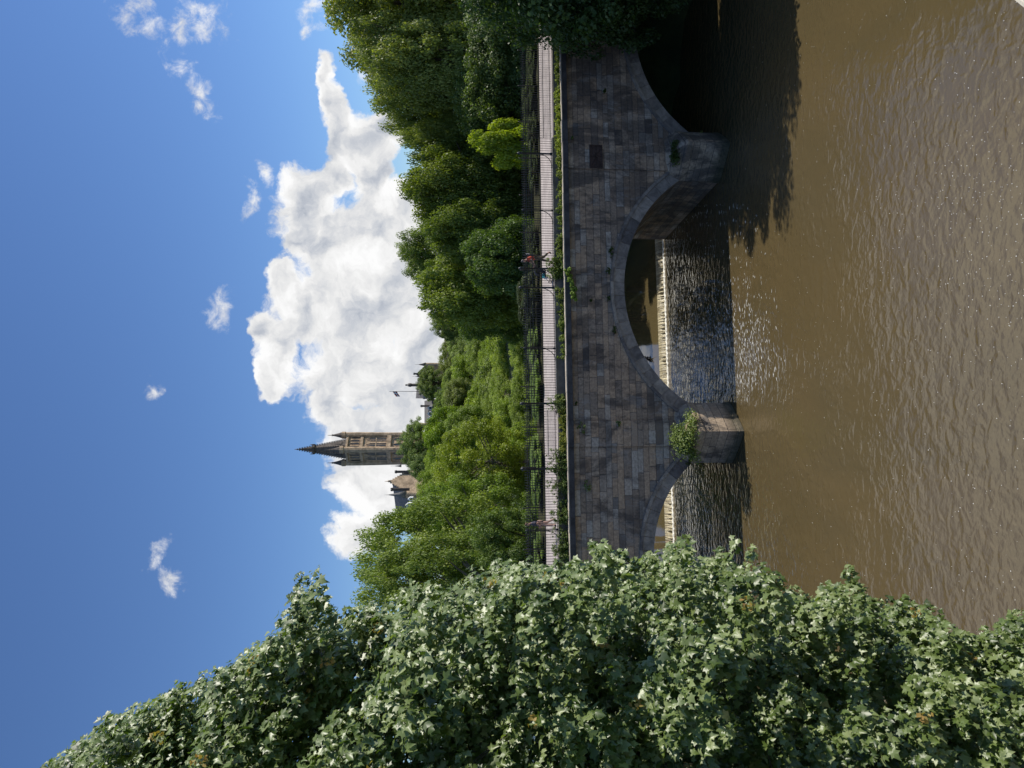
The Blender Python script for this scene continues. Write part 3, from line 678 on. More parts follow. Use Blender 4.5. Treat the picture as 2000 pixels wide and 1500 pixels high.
# left and hillside
ptree('loose', 672, 1080, 118, 66, (1.05,1.15,0.65), 'large feathery ash tree behind the left end of the bridge', zbase=4)
ptree('loose', 672, 1150, 112, 61, (1.0,1.1,0.65), 'feathery ash tree half hidden behind the sycamore', zbase=4)
ptree('loose', 800, 1000, 85, 74, (0.95,1.15,0.62), 'feathery green tree right of the large ash', zbase=5)
ptree('loose', 835, 905, 95, 80, (1.15,1.2,0.36), 'yellow green loose crowned tree below the tower', zbase=5)
ptree('oval', 905, 1060, 90, 56, (0.6,0.75,0.5), 'dark lower tree behind the dark dressed walker', zbase=3, group=GT)
ptree('round', 815, 850, 62, 150, (0.85,1.05,0.24), 'bright green maple on the slope below the tower')
ptree('round', 858, 838, 55, 120, (0.85,1.0,0.28), 'bright green tree in front of the brightest maple')
ptree('dome', 763, 868, 50, 330, (0.85,0.98,0.9), 'large grey green domed pine in front of the tower foot')
ptree('dome', 785, 912, 32, 320, (0.80,0.92,0.9), 'grey green pine left of the tower foot')
ptree('dome', 803, 747, 34, 300, (0.8,0.88,0.62), 'rounded olive pine beneath the flagpole')
ptree('dome', 838, 790, 32, 260, (0.85,0.98,0.8), 'pine between the flagpole pine and the tower')
GH = 'trees on the hillside'
hs = [(868,665,55,260,'grey'),(852,700,50,300,'olive'),(878,735,60,210,'mid'),(866,775,55,230,'grey'),(846,812,50,270,'mid'),(900,640,62,160,'dark'),(905,690,65,150,'grey'),
      (922,745,66,135,'grey'),(900,795,60,155,'mid'),(905,850,60,130,'grey'),(940,655,66,120,'mid'),(955,705,66,115,'pale'),(950,765,66,115,'pale'),(960,825,66,105,'mid'),(808,950,48,200,'mid'),(818,985,50,180,'mid'),
      (985,650,56,96,'dark'),(992,700,56,98,'pale'),(990,755,56,98,'mid'),(990,810,56,98,'grey'),(985,870,56,90,'mid'),(825,905,44,230,'mid'),(812,1010,55,260,'mid'),(880,610,60,110,'dark'),(985,950,55,80,'mid'),
      (875,700,40,240,'grey'),(930,700,50,140,'mid'),(935,800,50,130,'pale')]
TN = {'grey':((1.0,1.1,0.78),'grey green'), 'olive':((0.9,0.92,0.6),'olive green'), 'mid':((1.08,1.22,0.5),'mid green'), 'dark':((0.6,0.78,0.5),'dark green'), 'pale':((1.25,1.35,0.85),'pale green')}
seen = set()
for i, (px, py, hw, Y, t) in enumerate(hs):
    tint, nm = TN[t]; row = 'high on the hill under the roofs' if Y > 190 else ('halfway down the hillside' if Y > 105 else 'low on the bank close behind the railing')
    side = 'right of the flagpole' if py < 720 else ('between flagpole and tower' if py < 830 else ('below the tower' if py < 920 else 'left of the tower'))
    tree_kind = random.choice(['round', 'oval', 'oval', 'loose'])
    lab = (f'{nm} rounded tree {row}, {side}' if (nm, row, side) not in seen else f'lower {nm} tree {row}, {side}'); seen.add((nm, row, side))
    ptree(tree_kind, px, py, hw*1.05, Y, tint, lab, group=GH)
# more canopy over the hill and the right bank, for depth
for i in range(46):
    Y = random.uniform(170, 420); x = random.uniform(-0.62, 0.30)*Y; z = ground(x, Y)
    if True:
        mx_ = at(858 if x > -30 else 850, 750, Y).z - z
        h = min(random.uniform(10, 15), max(mx_, 6)); l, r = banks(Y)
        if l-6 < x < r+6: continue
        tree(random.choice(['round', 'oval']), x, Y, z-0.4, random.uniform(4.5, 6.5), h, TN[random.choice(['grey','mid','mid','olive'])][0], 'rounded green tree among the crowd of crowns covering the hill', 'tree', 'crowd of trees covering the hill')
for i in range(12):
    Y = random.uniform(70, 120); x = random.uniform(20, 80); tree('oval', x, Y, ground(x, Y)-0.4, 6, random.uniform(15, 19), (0.8,0.9,0.6), 'olive tree in the wood behind the tall far bank trees', 'tree', 'wood behind the far bank trees')
for i in range(22):    # the left bank beyond the bridge, mostly behind the sycamore
    Y = random.uniform(58, 165); l, r_ = banks(Y); x = l-random.uniform(5, 45)
    if x/Y > -0.30: x = -0.34*Y-random.uniform(0, 20)
    tree(random.choice(['round', 'oval', 'loose']), x, Y, ground(x, Y)-0.4, random.uniform(5, 7.5), random.uniform(12, 18), TN[random.choice(['mid','grey','pale'])][0], 'green tree on the left bank beyond the bridge, behind the sycamore', 'tree', 'trees on the left bank')
# dark tree on the near right bank, drooping over the water
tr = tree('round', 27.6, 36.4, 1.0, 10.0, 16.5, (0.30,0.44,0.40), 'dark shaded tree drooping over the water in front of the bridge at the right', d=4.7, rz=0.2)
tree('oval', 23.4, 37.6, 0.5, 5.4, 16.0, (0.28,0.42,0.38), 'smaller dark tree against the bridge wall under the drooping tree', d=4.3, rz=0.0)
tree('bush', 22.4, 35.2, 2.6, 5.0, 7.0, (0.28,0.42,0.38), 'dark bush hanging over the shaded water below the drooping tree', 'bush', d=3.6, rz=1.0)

# ------------------------------------------------------------------ foreground sycamore
EDGE = [(60,1530),(100,1500),(150,1462),(200,1425),(262,1400),(280,1372),(300,1385),(350,1350),(400,1330),(460,1300),(500,1265),(545,1245),(565,1150),(585,1128),(625,1140),(640,1175),(660,1215),(700,1195),(760,1190),(830,1150),
        (880,1165),(930,1120),(980,1105),(1050,1108),(1110,1112),(1150,1068),(1185,1072),(1215,1095),(1290,1090),(1330,1050),(1345,1040),(1365,1100),(1400,1085),(1430,1062),(1460,1085),(1480,1115),(1530,1152),
        (1600,1170),(1640,1135),(1665,1128),(1690,1165),(1720,1190),(1790,1180),(1815,1205),(1850,1235),(1900,1250),(1945,1240),(1960,1215),(2000,1212),(2100,1215)]
def edge(px):
    for (a, b), (c, d) in zip(EDGE[:-1], EDGE[1:]):
        if a <= px <= c: return b+(d-b)*(px-a)/(c-a)
    return EDGE[0][1] if px < 60 else EDGE[-1][1]
syc = empty('sycamore_tree', (-11.5, 10.5, 1.0)); tag(syc, 'large leafy sycamore filling the left foreground, its crown rising past the footway', 'tree')
cs = []; rs = []
from mathutils import noise as mno
def proj(p):
    v = Vector(p)-Vector((0, 0, CAMZ)); k = F/v.dot(fw); return 1000-v.dot(upv)*k, 750-v.dot(rt)*k
boughs = []; tries = 0
while len(boughs) < 105 and tries < 9000:
    tries += 1
    px = random.uniform(60, 2120); e = edge(px); py = random.uniform(e+25, 1640)
    inner = min((py-e)/280.0, 1.0); Y = 10.4-3.3*math.sqrt(max(1-(1-inner)**2, 0))+random.uniform(-0.7, 0.7); R_ = random.uniform(0.50, 0.85); Rp = R_*F/Y
    if py-Rp < e-8: 
        R_ = max((py-e+8)*Y/F, 0.0)
        if R_ < 0.24: continue
        Rp = R_*F/Y
    if min(edge(px-Rp*0.7), edge(px+Rp*0.7)) < 0 or py-Rp*0.72 < max(edge(px-Rp*0.7), edge(px+Rp*0.7))-14: 
        R_ *= 0.7; Rp *= 0.7
        if R_ < 0.24: continue
    if any((px-b[0])**2+(py-b[1])**2 < (0.72*(Rp+b[4]))**2 for b in boughs): continue
    boughs.append((px, py, Y, R_, Rp))
for (px, py, Y, R_, Rp) in boughs:
    c0 = np.array(at(px, py, Y)); n = int(27*(R_/0.5)**1.7)+4
    for k in range(n):
        d = unit(1)[0]
        if d[0]*0.5-d[1]*0.55+d[2]*0.6 < -0.12: continue
        p = c0+d*R_*random.uniform(0.72, 1.0)*np.array([1, 1, 0.82]); r = random.uniform(0.13, 0.24); q1_, q2_ = proj(p)
        if q2_-r*F/Y*0.7 < edge(q1_)-10: continue
        cs.append(p); rs.append(r)
ncore = len(cs)
for (n, dp) in ((640, 0.95), (620, 2.0), (420, 3.2)):       # shaded inner foliage behind the boughs
    for k in range(n):
        px = random.uniform(70, 2120); e = edge(px); py = random.uniform(e+26, 1650); inner = min((py-e)/280.0, 1.0)
        Y = 10.6-3.3*math.sqrt(max(1-(1-inner)**2, 0))+dp*(0.35+0.65*inner)+random.uniform(-0.4, 0.4); r = random.uniform(0.24, 0.42)
        if py-r*F/Y*0.8 < e+8: py = e+8+r*F/Y*0.85
        cs.append(np.array(at(px, py, Y))); rs.append(r)
# outline clumps
px = 90.0
while px < 2050:
    r = random.uniform(0.08, 0.18); Y = random.uniform(9.6, 10.6); rp = r*F/Y
    cs.append(np.array(at(px, edge(px)+rp*random.uniform(-0.5, 0.8), Y))); rs.append(r); px += rp*random.uniform(0.8, 2.2)
# the rest of the crown, out of the picture to the left
for i in range(160):
    d = unit(1)[0]; cs.append(np.array([-11.5+d[0]*4.2-1.0, 10.5+d[1]*4.0, 12.5+d[2]*6.0])); rs.append(random.uniform(0.4, 0.7))
org = np.array([-11.5, 10.5, 1.0]); cs = [c-org for c in cs]; rs = np.array(rs)
camv = np.array([0.0, 0.0, CAMZ])-org
C = []; Nn = []; S = []; Rn = []; sun = np.array(sdir)
for c, r in zip(cs, rs):
    # a clump is a few rosettes of leaves on twig ends
    k = int(62*(r/0.32)**1.5)+6; d = unit(k); d[:, 2] = d[:, 2]*0.8+0.12
    rad = r*(0.45+0.6*rng.random(k)**0.5)
    C.append(c+d*rad[:, None]*np.array([1.05, 1.05, 0.72])); Nn.append(d*0.42+np.array([0.80, -0.20, 0.72])+rng.normal(size=(k, 3))*0.36)
    S.append(rng.uniform(0.055, 0.125, k)*(1.0 if random.random() < 0.75 else 0.8)); Rn.append(np.clip(0.15+0.45*random.random()+0.55*(rng.random(k)-0.35), 0, 1))
C = np.concatenate(C); Nn = np.concatenate(Nn); S = np.concatenate(S); Rn = np.concatenate(Rn)
dn = np.zeros_like(C)+np.array([0.1, -0.5, -0.5])
me = leaf_mesh('crown', C, Nn, S*1.0, Rn, MAPL, updir=dn); link('crown', me, MAPLE, syc)
# bunches of winged seeds
for i in random.sample(range(ncore), 36):
    C, Nn, S, Rn = clump_leaves([cs[i]+np.array([0.12, -0.20, 0.0])], [0.07], 16, 0.05, 1.2, -0.2, jit=0.8)
    link('seed_cluster', leaf_mesh('seed_cluster', C, Nn, S, Rn, QUAD), KEYS, syc)
mb = MB(); mb.tube([(0,0,-0.8), (0.1,0,3), (0.3,-0.2,7), (0.4,-0.3,11), (0.5,-0.3,16)], [0.36,0.30,0.24,0.17,0.05], 10)
hub = []
for i in range(66):
    z = 2.5+i*0.205; base = Vector((0.1+0.006*i, -0.003*i, z)); c = cs[random.randrange(0, ncore)]
    cand = min(random.sample(cs[:ncore], 40), key=lambda q_: abs(q_[2]-(z+1.6)))
    e_ = base.lerp(Vector(cand), random.uniform(0.55, 0.8)); limbs(mb, base, [e_], 0.05, 0.018); hub.append(e_)
for c in random.sample(list(range(ncore)), 420):
    v = Vector(cs[c]); h = min(hub, key=lambda q_: (q_-v).length)
    if (h-v).length > 1.5: continue
    limbs(mb, h, [v], 0.012, 0.004)
mb.build('trunk', BARK, syc)

# ------------------------------------------------------------------ near parapet (lower right corner)
PA = atz(1974, 0, 14.28); PB = atz(2002, 23, 14.28); dv = (PA-PB).normalized(); nv = Vector((-dv.y, dv.x, 0))
if nv.y > 0: nv = -nv
near = empty('parapet_wall', PA, math.atan2(dv.y, dv.x)); tag(near, 'pale stone corner of the near parapet at the bottom right', 'wall')
sgn = 1 if (nv.x*(-math.sin(math.atan2(dv.y, dv.x))) + nv.y*math.cos(math.atan2(dv.y, dv.x))) > 0 else -1
def bb(mb, x0, x1, a, b, z0, z1): mb.box(x0, x1, min(a*sgn, b*sgn), max(a*sgn, b*sgn), z0, z1)
mb = MB(); bb(mb, -0.9, 9, 0.0, 0.42, -0.14, 0.0); bb(mb, -0.9, 9, 0.045, 0.375, 0.001, 0.02); o = mb.build('coping', PALE, near)
bv = o.modifiers.new('bevel', 'BEVEL'); bv.width = 0.012; bv.segments = 2
mb = MB(); bb(mb, -0.85, 9, 0.06, 0.36, -6.0, -0.141); mb.build('wall', STONE_P, near)

# ------------------------------------------------------------------ university on the hill
def L2(px, py, Y): return at(px, py, Y)
TY = 450.0
pc = at(780, 876, TY); zt = lambda px: at(px, 876, TY).z
tw = empty('university_tower', (pc.x, TY, ground(pc.x, TY)), R(45+2)); tag(tw, 'tall gothic bell tower with openwork spire and corner pinnacles on the hill', 'tower')
bz = tw.location.z; Z = lambda px: zt(px)-bz
ppm = F/TY; hwid = 26.4/ppm/1.414
mb = MB(); mb.box(-hwid, hwid, -hwid, hwid, -3, Z(679)); mb.build('shaft', TSTONE, tw)
for a, b, e in ((706, 711, 0.7), (678, 682, 0.8), (757, 765, 1.1), (735, 737, 0.25), (798, 803, 0.9)): mb = MB(); mb.box(-hwid-e, hwid+e, -hwid-e, hwid+e, Z(b), Z(a)); mb.build('string_course', TSTONE, tw)
for ix in (-1, 1):
    for iy in (-1, 1):
        c = (ix*hwid, iy*hwid, 0)
        mb = MB(); mb.lathe(c, [(1.6, -3), (1.6, Z(765)), (1.9, Z(712)), (1.9, Z(676)), (2.3, Z(675)), (2.3, Z(668))], 8, False); mb.build('corner_turret', TSTONE, tw)
        mb = MB(); mb.lathe(c, [(2.0, Z(668)+0.02), (1.2, Z(660)), (0.55, Z(652)), (0.5, Z(650)), (0.7, Z(649)), (0.25, Z(648)), (0.12, Z(640))], 8, False); mb.build('pinnacle', LEAD, tw)
def lancet(w, h, y0):
    pr = [(-w/2, 0), (w/2, 0), (w/2, h*0.72), (w*0.30, h*0.88), (0, h), (-w*0.30, h*0.88), (-w/2, h*0.72)]
    return pr
for q_ in range(4):
    rot = Matrix.Rotation(q_*math.pi/2, 4, 'Z')
    def face(specs, name):
        for (cx_, px0, px1, w) in specs:
            z0, z1 = Z(px1), Z(px0); pr = lancet(w, z1-z0, 0)
            mb = MB(); f_ = [rot@Vector((cx_+x, -hwid-0.07, z0+z)) for x, z in pr]; b_ = [rot@Vector((cx_+x, -hwid+0.4, z0+z)) for x, z in pr]
            mb.loft([b_, f_], smooth=False); wv = mb.build(name, GLASSD, tw)
            mb = MB(); fr_ = [rot@Vector((cx_+x*1.28, -hwid-0.30, z0-0.2+z*1.06)) for x, z in pr]; fr2 = [rot@Vector((cx_+x*1.05, -hwid-0.30, z0+z*1.0)) for x, z in pr]
            fr3 = [rot@Vector((cx_+x*1.28, -hwid+0.05, z0-0.2+z*1.06)) for x, z in pr]; fr4 = [rot@Vector((cx_+x*1.05, -hwid-0.075, z0+z)) for x, z in pr]
            mb.loft([fr3, fr_, fr2, fr4], cap=False, smooth=False)
            if w > 2: mb.add([rot@Vector(p_) for p_ in ((cx_-0.16, -hwid-0.2, z0), (cx_+0.16, -hwid-0.2, z0), (cx_+0.16, -hwid-0.2, z1-0.8), (cx_-0.16, -hwid-0.2, z1-0.8))], [(0,1,2,3)])
            mb.build('surround', TSTONE, wv)
    W2 = hwid*2
    face([(W2*k, 685, 704, 1.15) for k in (-0.30, -0.10, 0.10, 0.30)], 'lancet_window')
    face([(W2*k, 716, 756, 2.5) for k in (-0.19, 0.19)], 'belfry_window')
    face([(W2*k, 768, 794, 1.9) for k in (-0.19, 0.19)], 'lancet_window')
# spire with crockets on its ribs, gallery and small broaches
mb = MB(); sb = hwid*0.88*1.2
prof = lambda f: sb*(1-f)**1.0+0.25
zs0, zs1 = Z(680), Z(583)
mb.lathe((0,0,0), [(prof(f), zs0+(zs1-zs0)*f) for f in (0, 0.3, 0.6, 0.82, 1.0)], 8, False, rot=math.pi/8)
mb.lathe((0,0,zs1), [(0.25, 0.02), (0.7, 0.5), (0.3, 1.0), (0.12, 2.6)], 6)
mb.build('spire', LEAD, tw)
mb = MB()
for k in range(8):
    a = math.pi/8+k*math.pi/4
    for i in range(20):
        f = i/20; r = prof(f)+0.22; mb.lathe((r*math.cos(a), r*math.sin(a), zs0+(zs1-zs0)*f+0.3), [(0.05, 0), (0.42, 0.45), (0.05, 0.9)], 4, False)
mb.build('crockets', LEAD, tw)
mb = MB(); rg = prof(0.66)+0.75; zg = Z(617)
mb.lathe((0,0,0), [(rg*0.8, zg), (rg, zg+0.4), (rg, zg+1.6), (rg*0.8, zg+1.65)], 8, False, rot=math.pi/8)
for k in range(8):
    a = math.pi/8+k*math.pi/4; mb.lathe((rg*math.cos(a), rg*math.sin(a), zg+0.6), [(0.25, 0), (0.3, 1.6), (0.05, 3.0)], 5)
mb.build('gallery', LEAD, tw)
mb = MB()
for k in range(4):
    a = k*math.pi/2; r = hwid*0.80; c = (r*math.cos(a), r*math.sin(a), zs0)
    mb.lathe(c, [(1.3, 0), (1.3, 3.2), (1.6, 3.4), (0.1, 8.0)], 4, False, rot=a+math.pi/4)
mb.build('spire_lucarnes', LEAD, tw)

def cone(root, px0, px1, py, r_px, Y, body=None, name='turret_roof', m_=None, fin=7):
    """conical roof with finial from its top px0 to eaves px1"""
    t = at(px1, py, Y); r = r_px/F*Y; h = at(px0+fin, py, Y).z-t.z; lo = Vector(root.location); hh = at(px0, py, Y).z-t.z
    mb = MB(); mb.lathe(tuple(t-lo), [(r, 0), (r*0.55, h*0.45), (r*0.12, h), (r*0.07, h+0.2), (0.06, hh)], 12, True); mb.build(name, m_ or SLATE, root)
    if body:
        mb = MB(); zb_ = at(body, py, Y).z-t.z; mb.lathe(tuple(t-lo), [(r*0.85, zb_), (r*0.85, -0.4), (r*0.97, -0.02)], 12, False); mb.build('turret', TSTONE, root)
def chimney(root, px0, px1, py, wpx, Y, m_=None):
    t = at(px0, py, Y)-root.location; b_ = at(px1, py, Y)-root.location; w = wpx/F*Y/2
    mb = MB(); mb.box(t.x-w, t.x+w, t.y-w, t.y+w, b_.z, t.z-1.2); mb.box(t.x-w*1.3, t.x+w*1.3, t.y-w*1.3, t.y+w*1.3, t.z-1.19, t.z-0.6)
    mb.box(t.x-w*1.1, t.x-w*0.2, t.y-w, t.y+w, t.z-0.59, t.z); mb.box(t.x+w*0.2, t.x+w*1.1, t.y-w, t.y+w, t.z-0.59, t.z); mb.build('chimney', m_ or LEAD, root)
def block(root, p_ridge0, p_ridge1, eav, half, wallpx, m_roof=SLATE):
    """pitched roof between two ridge points, walls below"""
    a = Vector(p_ridge0)-root.location; b = Vector(p_ridge1)-root.location; d = Vector((b.x-a.x, b.y-a.y, 0)).normalized(); n = Vector((-d.y, d.x, 0))
    ze = eav; zl = -6.0
    mb = MB(); A0 = [a+n*0, a+n*half, a-n*half]; 
    def P(p_, off, z): q2_ = p_+n*off; return (q2_.x, q2_.y, z)
    e1 = half+0.5
    mb.add([P(a,0,a.z), P(b,0,b.z), P(b,e1,ze), P(a,e1,ze), P(b,-e1,ze), P(a,-e1,ze), P(a,0,a.z-0.5), P(b,0,b.z-0.5), P(b,e1,ze-0.5), P(a,e1,ze-0.5), P(b,-e1,ze-0.5), P(a,-e1,ze-0.5)],
           [(0,1,2,3), (0,5,4,1), (6,9,8,7), (6,7,10,11), (3,2,8,9), (5,11,10,4), (0,3,9,6), (0,6,11,5), (1,7,8,2), (1,4,10,7)]); mb.build('roof', m_roof, root)
    mb = MB(); d2 = d*0.1; a2 = a+d2; b2 = b-d2
    mb.add([P(a2,half,zl), P(a2,-half,zl), P(a2,-half,ze-0.5), P(a2,0,a.z-0.6), P(a2,half,ze-0.5), P(b2,half,zl), P(b2,-half,zl), P(b2,-half,ze-0.5), P(b2,0,b.z-0.6), P(b2,half,ze-0.5)],
           [(0,1,2,3,4), (9,8,7,6,5), (0,4,9,5), (1,6,7,2)]); mb.build('wall', TSTONE, root)
# gabled hall left of the tower
HY = 416.0; p0 = at(766, 941, HY); p1 = at(777, 1024, HY+30)
hall = empty('gabled_hall', (p0.x-6, HY, ground(p0.x, HY))); tag(hall, 'stone hall with crow stepped gable, slate roof and cone topped turret left of the tower', 'building')
ez = at(797, 941, HY).z-hall.location.z
block(hall, p0, p1, ez, 7.0, 830)
# stepped gable, facing right
d = (Vector((p1.x-p0.x, p1.y-p0.y, 0))).normalized(); n = Vector((-d.y, d.x, 0))
mb = MB(); gz = p0.z-hall.location.z; o_ = Vector((p0.x, p0.y, 0))-Vector((hall.location.x, hall.location.y, 0))-d*0.6
for i in range(8):
    w = 8.2*(i+1)/8; z1 = gz+1.2-(gz-ez+1.2)*i/8; z0 = gz+1.2-(gz-ez+1.2)*(i+1)/8-0.02 if i < 7 else -6
    v_ = [o_+n*s_*w+d*t_ for s_, t_ in ((-1, 0), (1, 0), (1, 0.9), (-1, 0.9))]
    mb.add([(q_.x, q_.y, z0) for q_ in v_]+[(q_.x, q_.y, z1) for q_ in v_], [(0,1,2,3),(4,5,6,7),(0,1,5,4),(1,2,6,5),(2,3,7,6),(3,0,4,7)])
mb.lathe((o_.x, o_.y, gz+1.2), [(0.5, 0), (0.7, 0.8), (0.3, 1.3), (0.1, 3.2)], 6); mb.build('stepped_gable', TSTONE, hall)
cone(hall, 751, 793, 966, 7.5, HY-14, body=825, fin=9)
chimney(hall, 763, 800, 956, 5.0, HY-11); chimney(hall, 771, 800, 921.5, 4.5, HY+4)
cone(hall, 763, 784, 910, 2.6, HY+6, fin=8)
def dormer(root, px, py, Y, w=1.6, h=2.6):
    p_ = at(px, py, Y)-root.location
    mb = MB(); mb.add([(p_.x-w, p_.y, p_.z-h), (p_.x+w, p_.y, p_.z-h), (p_.x+w, p_.y, p_.z), (p_.x, p_.y, p_.z+w*1.1), (p_.x-w, p_.y, p_.z), (p_.x-w, p_.y+3.5, p_.z-h), (p_.x+w, p_.y+3.5, p_.z-h), (p_.x+w, p_.y+3.5, p_.z), (p_.x, p_.y+3.5, p_.z+w*1.1), (p_.x-w, p_.y+3.5, p_.z)],
       [(0,1,2,3,4), (5,9,8,7,6), (0,4,9,5), (1,6,7,2), (4,3,8,9), (3,2,7,8)]); o = mb.build('dormer', WHITE, root)
    mb = MB(); mb.box(p_.x-w*0.6, p_.x+w*0.6, p_.y-0.08, p_.y-0.02, p_.z-h*0.85, p_.z-0.1); mb.build('pane', GLASSD, o)
dormer(hall, 797, 988, HY-24); dormer(hall, 800, 975, HY-22, 1.0, 2.0)
# range right of the tower
RY = 440.0; q0 = at(829, 838, RY); q1 = at(829, 783, RY+4)
rg_ = empty('university_range', (q0.x, RY, ground(q0.x, RY))); tag(rg_, 'slate roofed range with dormers and tall chimney right of the tower', 'building')
ez2 = at(845, 820, RY).z-rg_.location.z
block(rg_, q0, q1, ez2, 6.5, 860)
for py in (797, 808, 818): dormer(rg_, 838, py, RY-5.5, 1.2, 2.0)
chimney(rg_, 821, 840, 793, 3.6, RY-1); cone(rg_, 792, 813, 830.5, 5.0, RY-3, body=840, m_=LEAD, fin=8)
RY = 430.0; q0 = at(812, 778, RY); q1 = at(816, 738, RY)
pav = empty('pavilion_block', (q0.x, RY, ground(q0.x, RY))); tag(pav, 'pavilion roof with pinnacled cupola and slim spirelets behind the flagpole', 'building')
block(pav, q0, q1, at(832, 750, RY).z-pav.location.z, 7.5, 860)
q2 = at(830, 738, RY-1); q3 = at(830, 712, RY-1)
block(pav, at(812, 731, RY-2), at(818, 731, RY+14), at(834, 720, RY).z-pav.location.z, 6.0, 860)
chimney(pav, 807, 830, 730, 3.2, RY-3); cone(pav, 810, 831, 712, 4.0, RY-5, body=860, m_=LEAD, fin=8); cone(pav, 805, 822, 735.5, 2.0, RY-4, m_=LEAD, fin=6)
cone(pav, 809, 822, 769.5, 2.0, RY-4, m_=LEAD, fin=6); chimney(pav, 826, 834, 778, 2.5, RY-2)
t = at(812, 752, RY-6)-pav.location
mb = MB(); k = RY/F; mb.lathe(tuple(t), [(2.8*k, -3), (2.8*k, 9*k), (3.6*k, 9.2*k), (3.6*k, 11*k), (2.0*k, 14*k), (1.2*k, 15*k), (1.2*k, 17*k), (1.8*k, 17.2*k), (1.6*k, 19*k), (0.3*k, 20*k)], 8, False)
for j in range(4):
    a = j*math.pi/2+0.4; mb.lathe((t.x+3.2*k*math.cos(a), t.y+3.2*k*math.sin(a), t.z+8*k), [(0.6*k, 0), (0.6*k, 4*k), (0.1*k, 8*k)], 5, False)
mb.build('cupola', LEAD, pav)
# distant low roof by the small pine
q0 = at(867, 705, 330); q1 = at(868, 640, 336)
dr = empty('low_building', (q0.x, 330, ground(q0.x, 330))); tag(dr, 'long low roof on the skyline beside the small pine', 'building')
block(dr, q0, q1, at(874, 690, 330).z-dr.location.z, 4.0, 900, KERB)
t = at(864, 658, 332)-dr.location; mb = MB(); mb.box(t.x-0.7, t.x+0.7, t.y-0.7, t.y+0.7, t.z-1.0, t.z+0.3); mb.lathe((t.x, t.y, t.z+0.3), [(0.3, 0), (0.3, 0.5)], 6); mb.build('roof_vent', LEAD, dr)
# flag
fp = at(815, 764.5, 425); fpt = at(762, 764.5, 425)
fl = empty('flagpole', (fp.x, 425, ground(fp.x, 425))); tag(fl, 'thin flagpole flying a red flag above the olive pine', 'flagpole')
h = fpt.z-fl.location.z; mb = MB(); mb.lathe((0,0,0), [(0.22, 0), (0.10, h), (0.2, h+0.1), (0.02, h+0.5)], 6); mb.build('pole', LEAD, fl)
mFl, N = mat('flag_cloth'); co = N.n('ShaderNodeTexCoord').outputs['UV']
at_ = N.n('ShaderNodeAttribute', attribute_name='rnd').outputs['Fac']
out(N, pbr(N, **{'Base Color': N.mix(N.m('GREATER_THAN', at_, 0.5), (0.42,0.06,0.06,1), (0.75,0.72,0.72,1)), 'Roughness': 0.8}).outputs[0])
V = []; rn = []; Fq = []
for i in range(13):
    for j in range(8):
        V.append((-0.1-3.4*i/12*0.9, 0.35*math.sin(i*0.9)+0.1*j*0.2, h-1.6-2.6*j/7-2.0*(i/12)**1.2)); rn.append(1.0 if (j in (3, 4) or i in (4, 5) or abs(i/12-j/7) < 0.07) else 0.0)
for i in range(12):
    for j in range(7): Fq.append((i*8+j, i*8+j+1, (i+1)*8+j+1, (i+1)*8+j))
me = bpy.data.meshes.new('flag'); me.from_pydata(V, [], Fq); a_ = me.attributes.new('rnd', 'FLOAT', 'POINT'); a_.data.foreach_set('value', rn); fo = link('flag', me, mFl, fl)
sd_ = fo.modifiers.new('thick', 'SOLIDIFY'); sd_.thickness = 0.03

# ------------------------------------------------------------------ people
SKIN = simple('skin', (0.50,0.30,0.22), 0.6, 0.4, 0.08); HAIR_G = simple('grey_hair', (0.11,0.10,0.10), 0.7); ORG = simple('orange_shirt', (0.62,0.10,0.05), 0.8)
KHK = simple('khaki_trousers', (0.10,0.085,0.055), 0.85); BLK = simple('black_cloth', (0.02,0.02,0.025), 0.8); PAT = simple('grey_patterned_cloth', (0.07,0.065,0.09), 0.8, var=0.7, scale=22)
HAIR_B = simple('brown_hair', (0.09,0.05,0.03), 0.7); WHC = simple('white_fabric', (0.7,0.72,0.72), 0.7); TEAL = simple('turquoise_fabric', (0.08,0.5,0.46), 0.7); LEG = simple('pink_beige_cloth', (0.42,0.28,0.23), 0.8)
def skin(name, nodes, edges, material, parent, sub=1, rootn=0):
    me = bpy.data.meshes.new(name); me.from_pydata([n_[0] for n_ in nodes], edges, []); me.update()
    o = link(name, me, material, parent); md = o.modifiers.new('skin', 'SKIN')
    sv = me.skin_vertices
    if not sv: 
        bm = bmesh.new(); bm.from_mesh(me); bm.verts.layers.skin.verify(); bm.to_mesh(me); bm.free(); sv = me.skin_vertices
    for i, n_ in enumerate(nodes):
        r = n_[1]; sv[0].data[i].radius = (r, r) if not isinstance(r, tuple) else r; sv[0].data[i].use_root = (i == rootn)
    md.use_smooth_shade = True
    sb_ = o.modifiers.new('sub', 'SUBSURF'); sb_.levels = sub; sb_.render_levels = sub
    return o
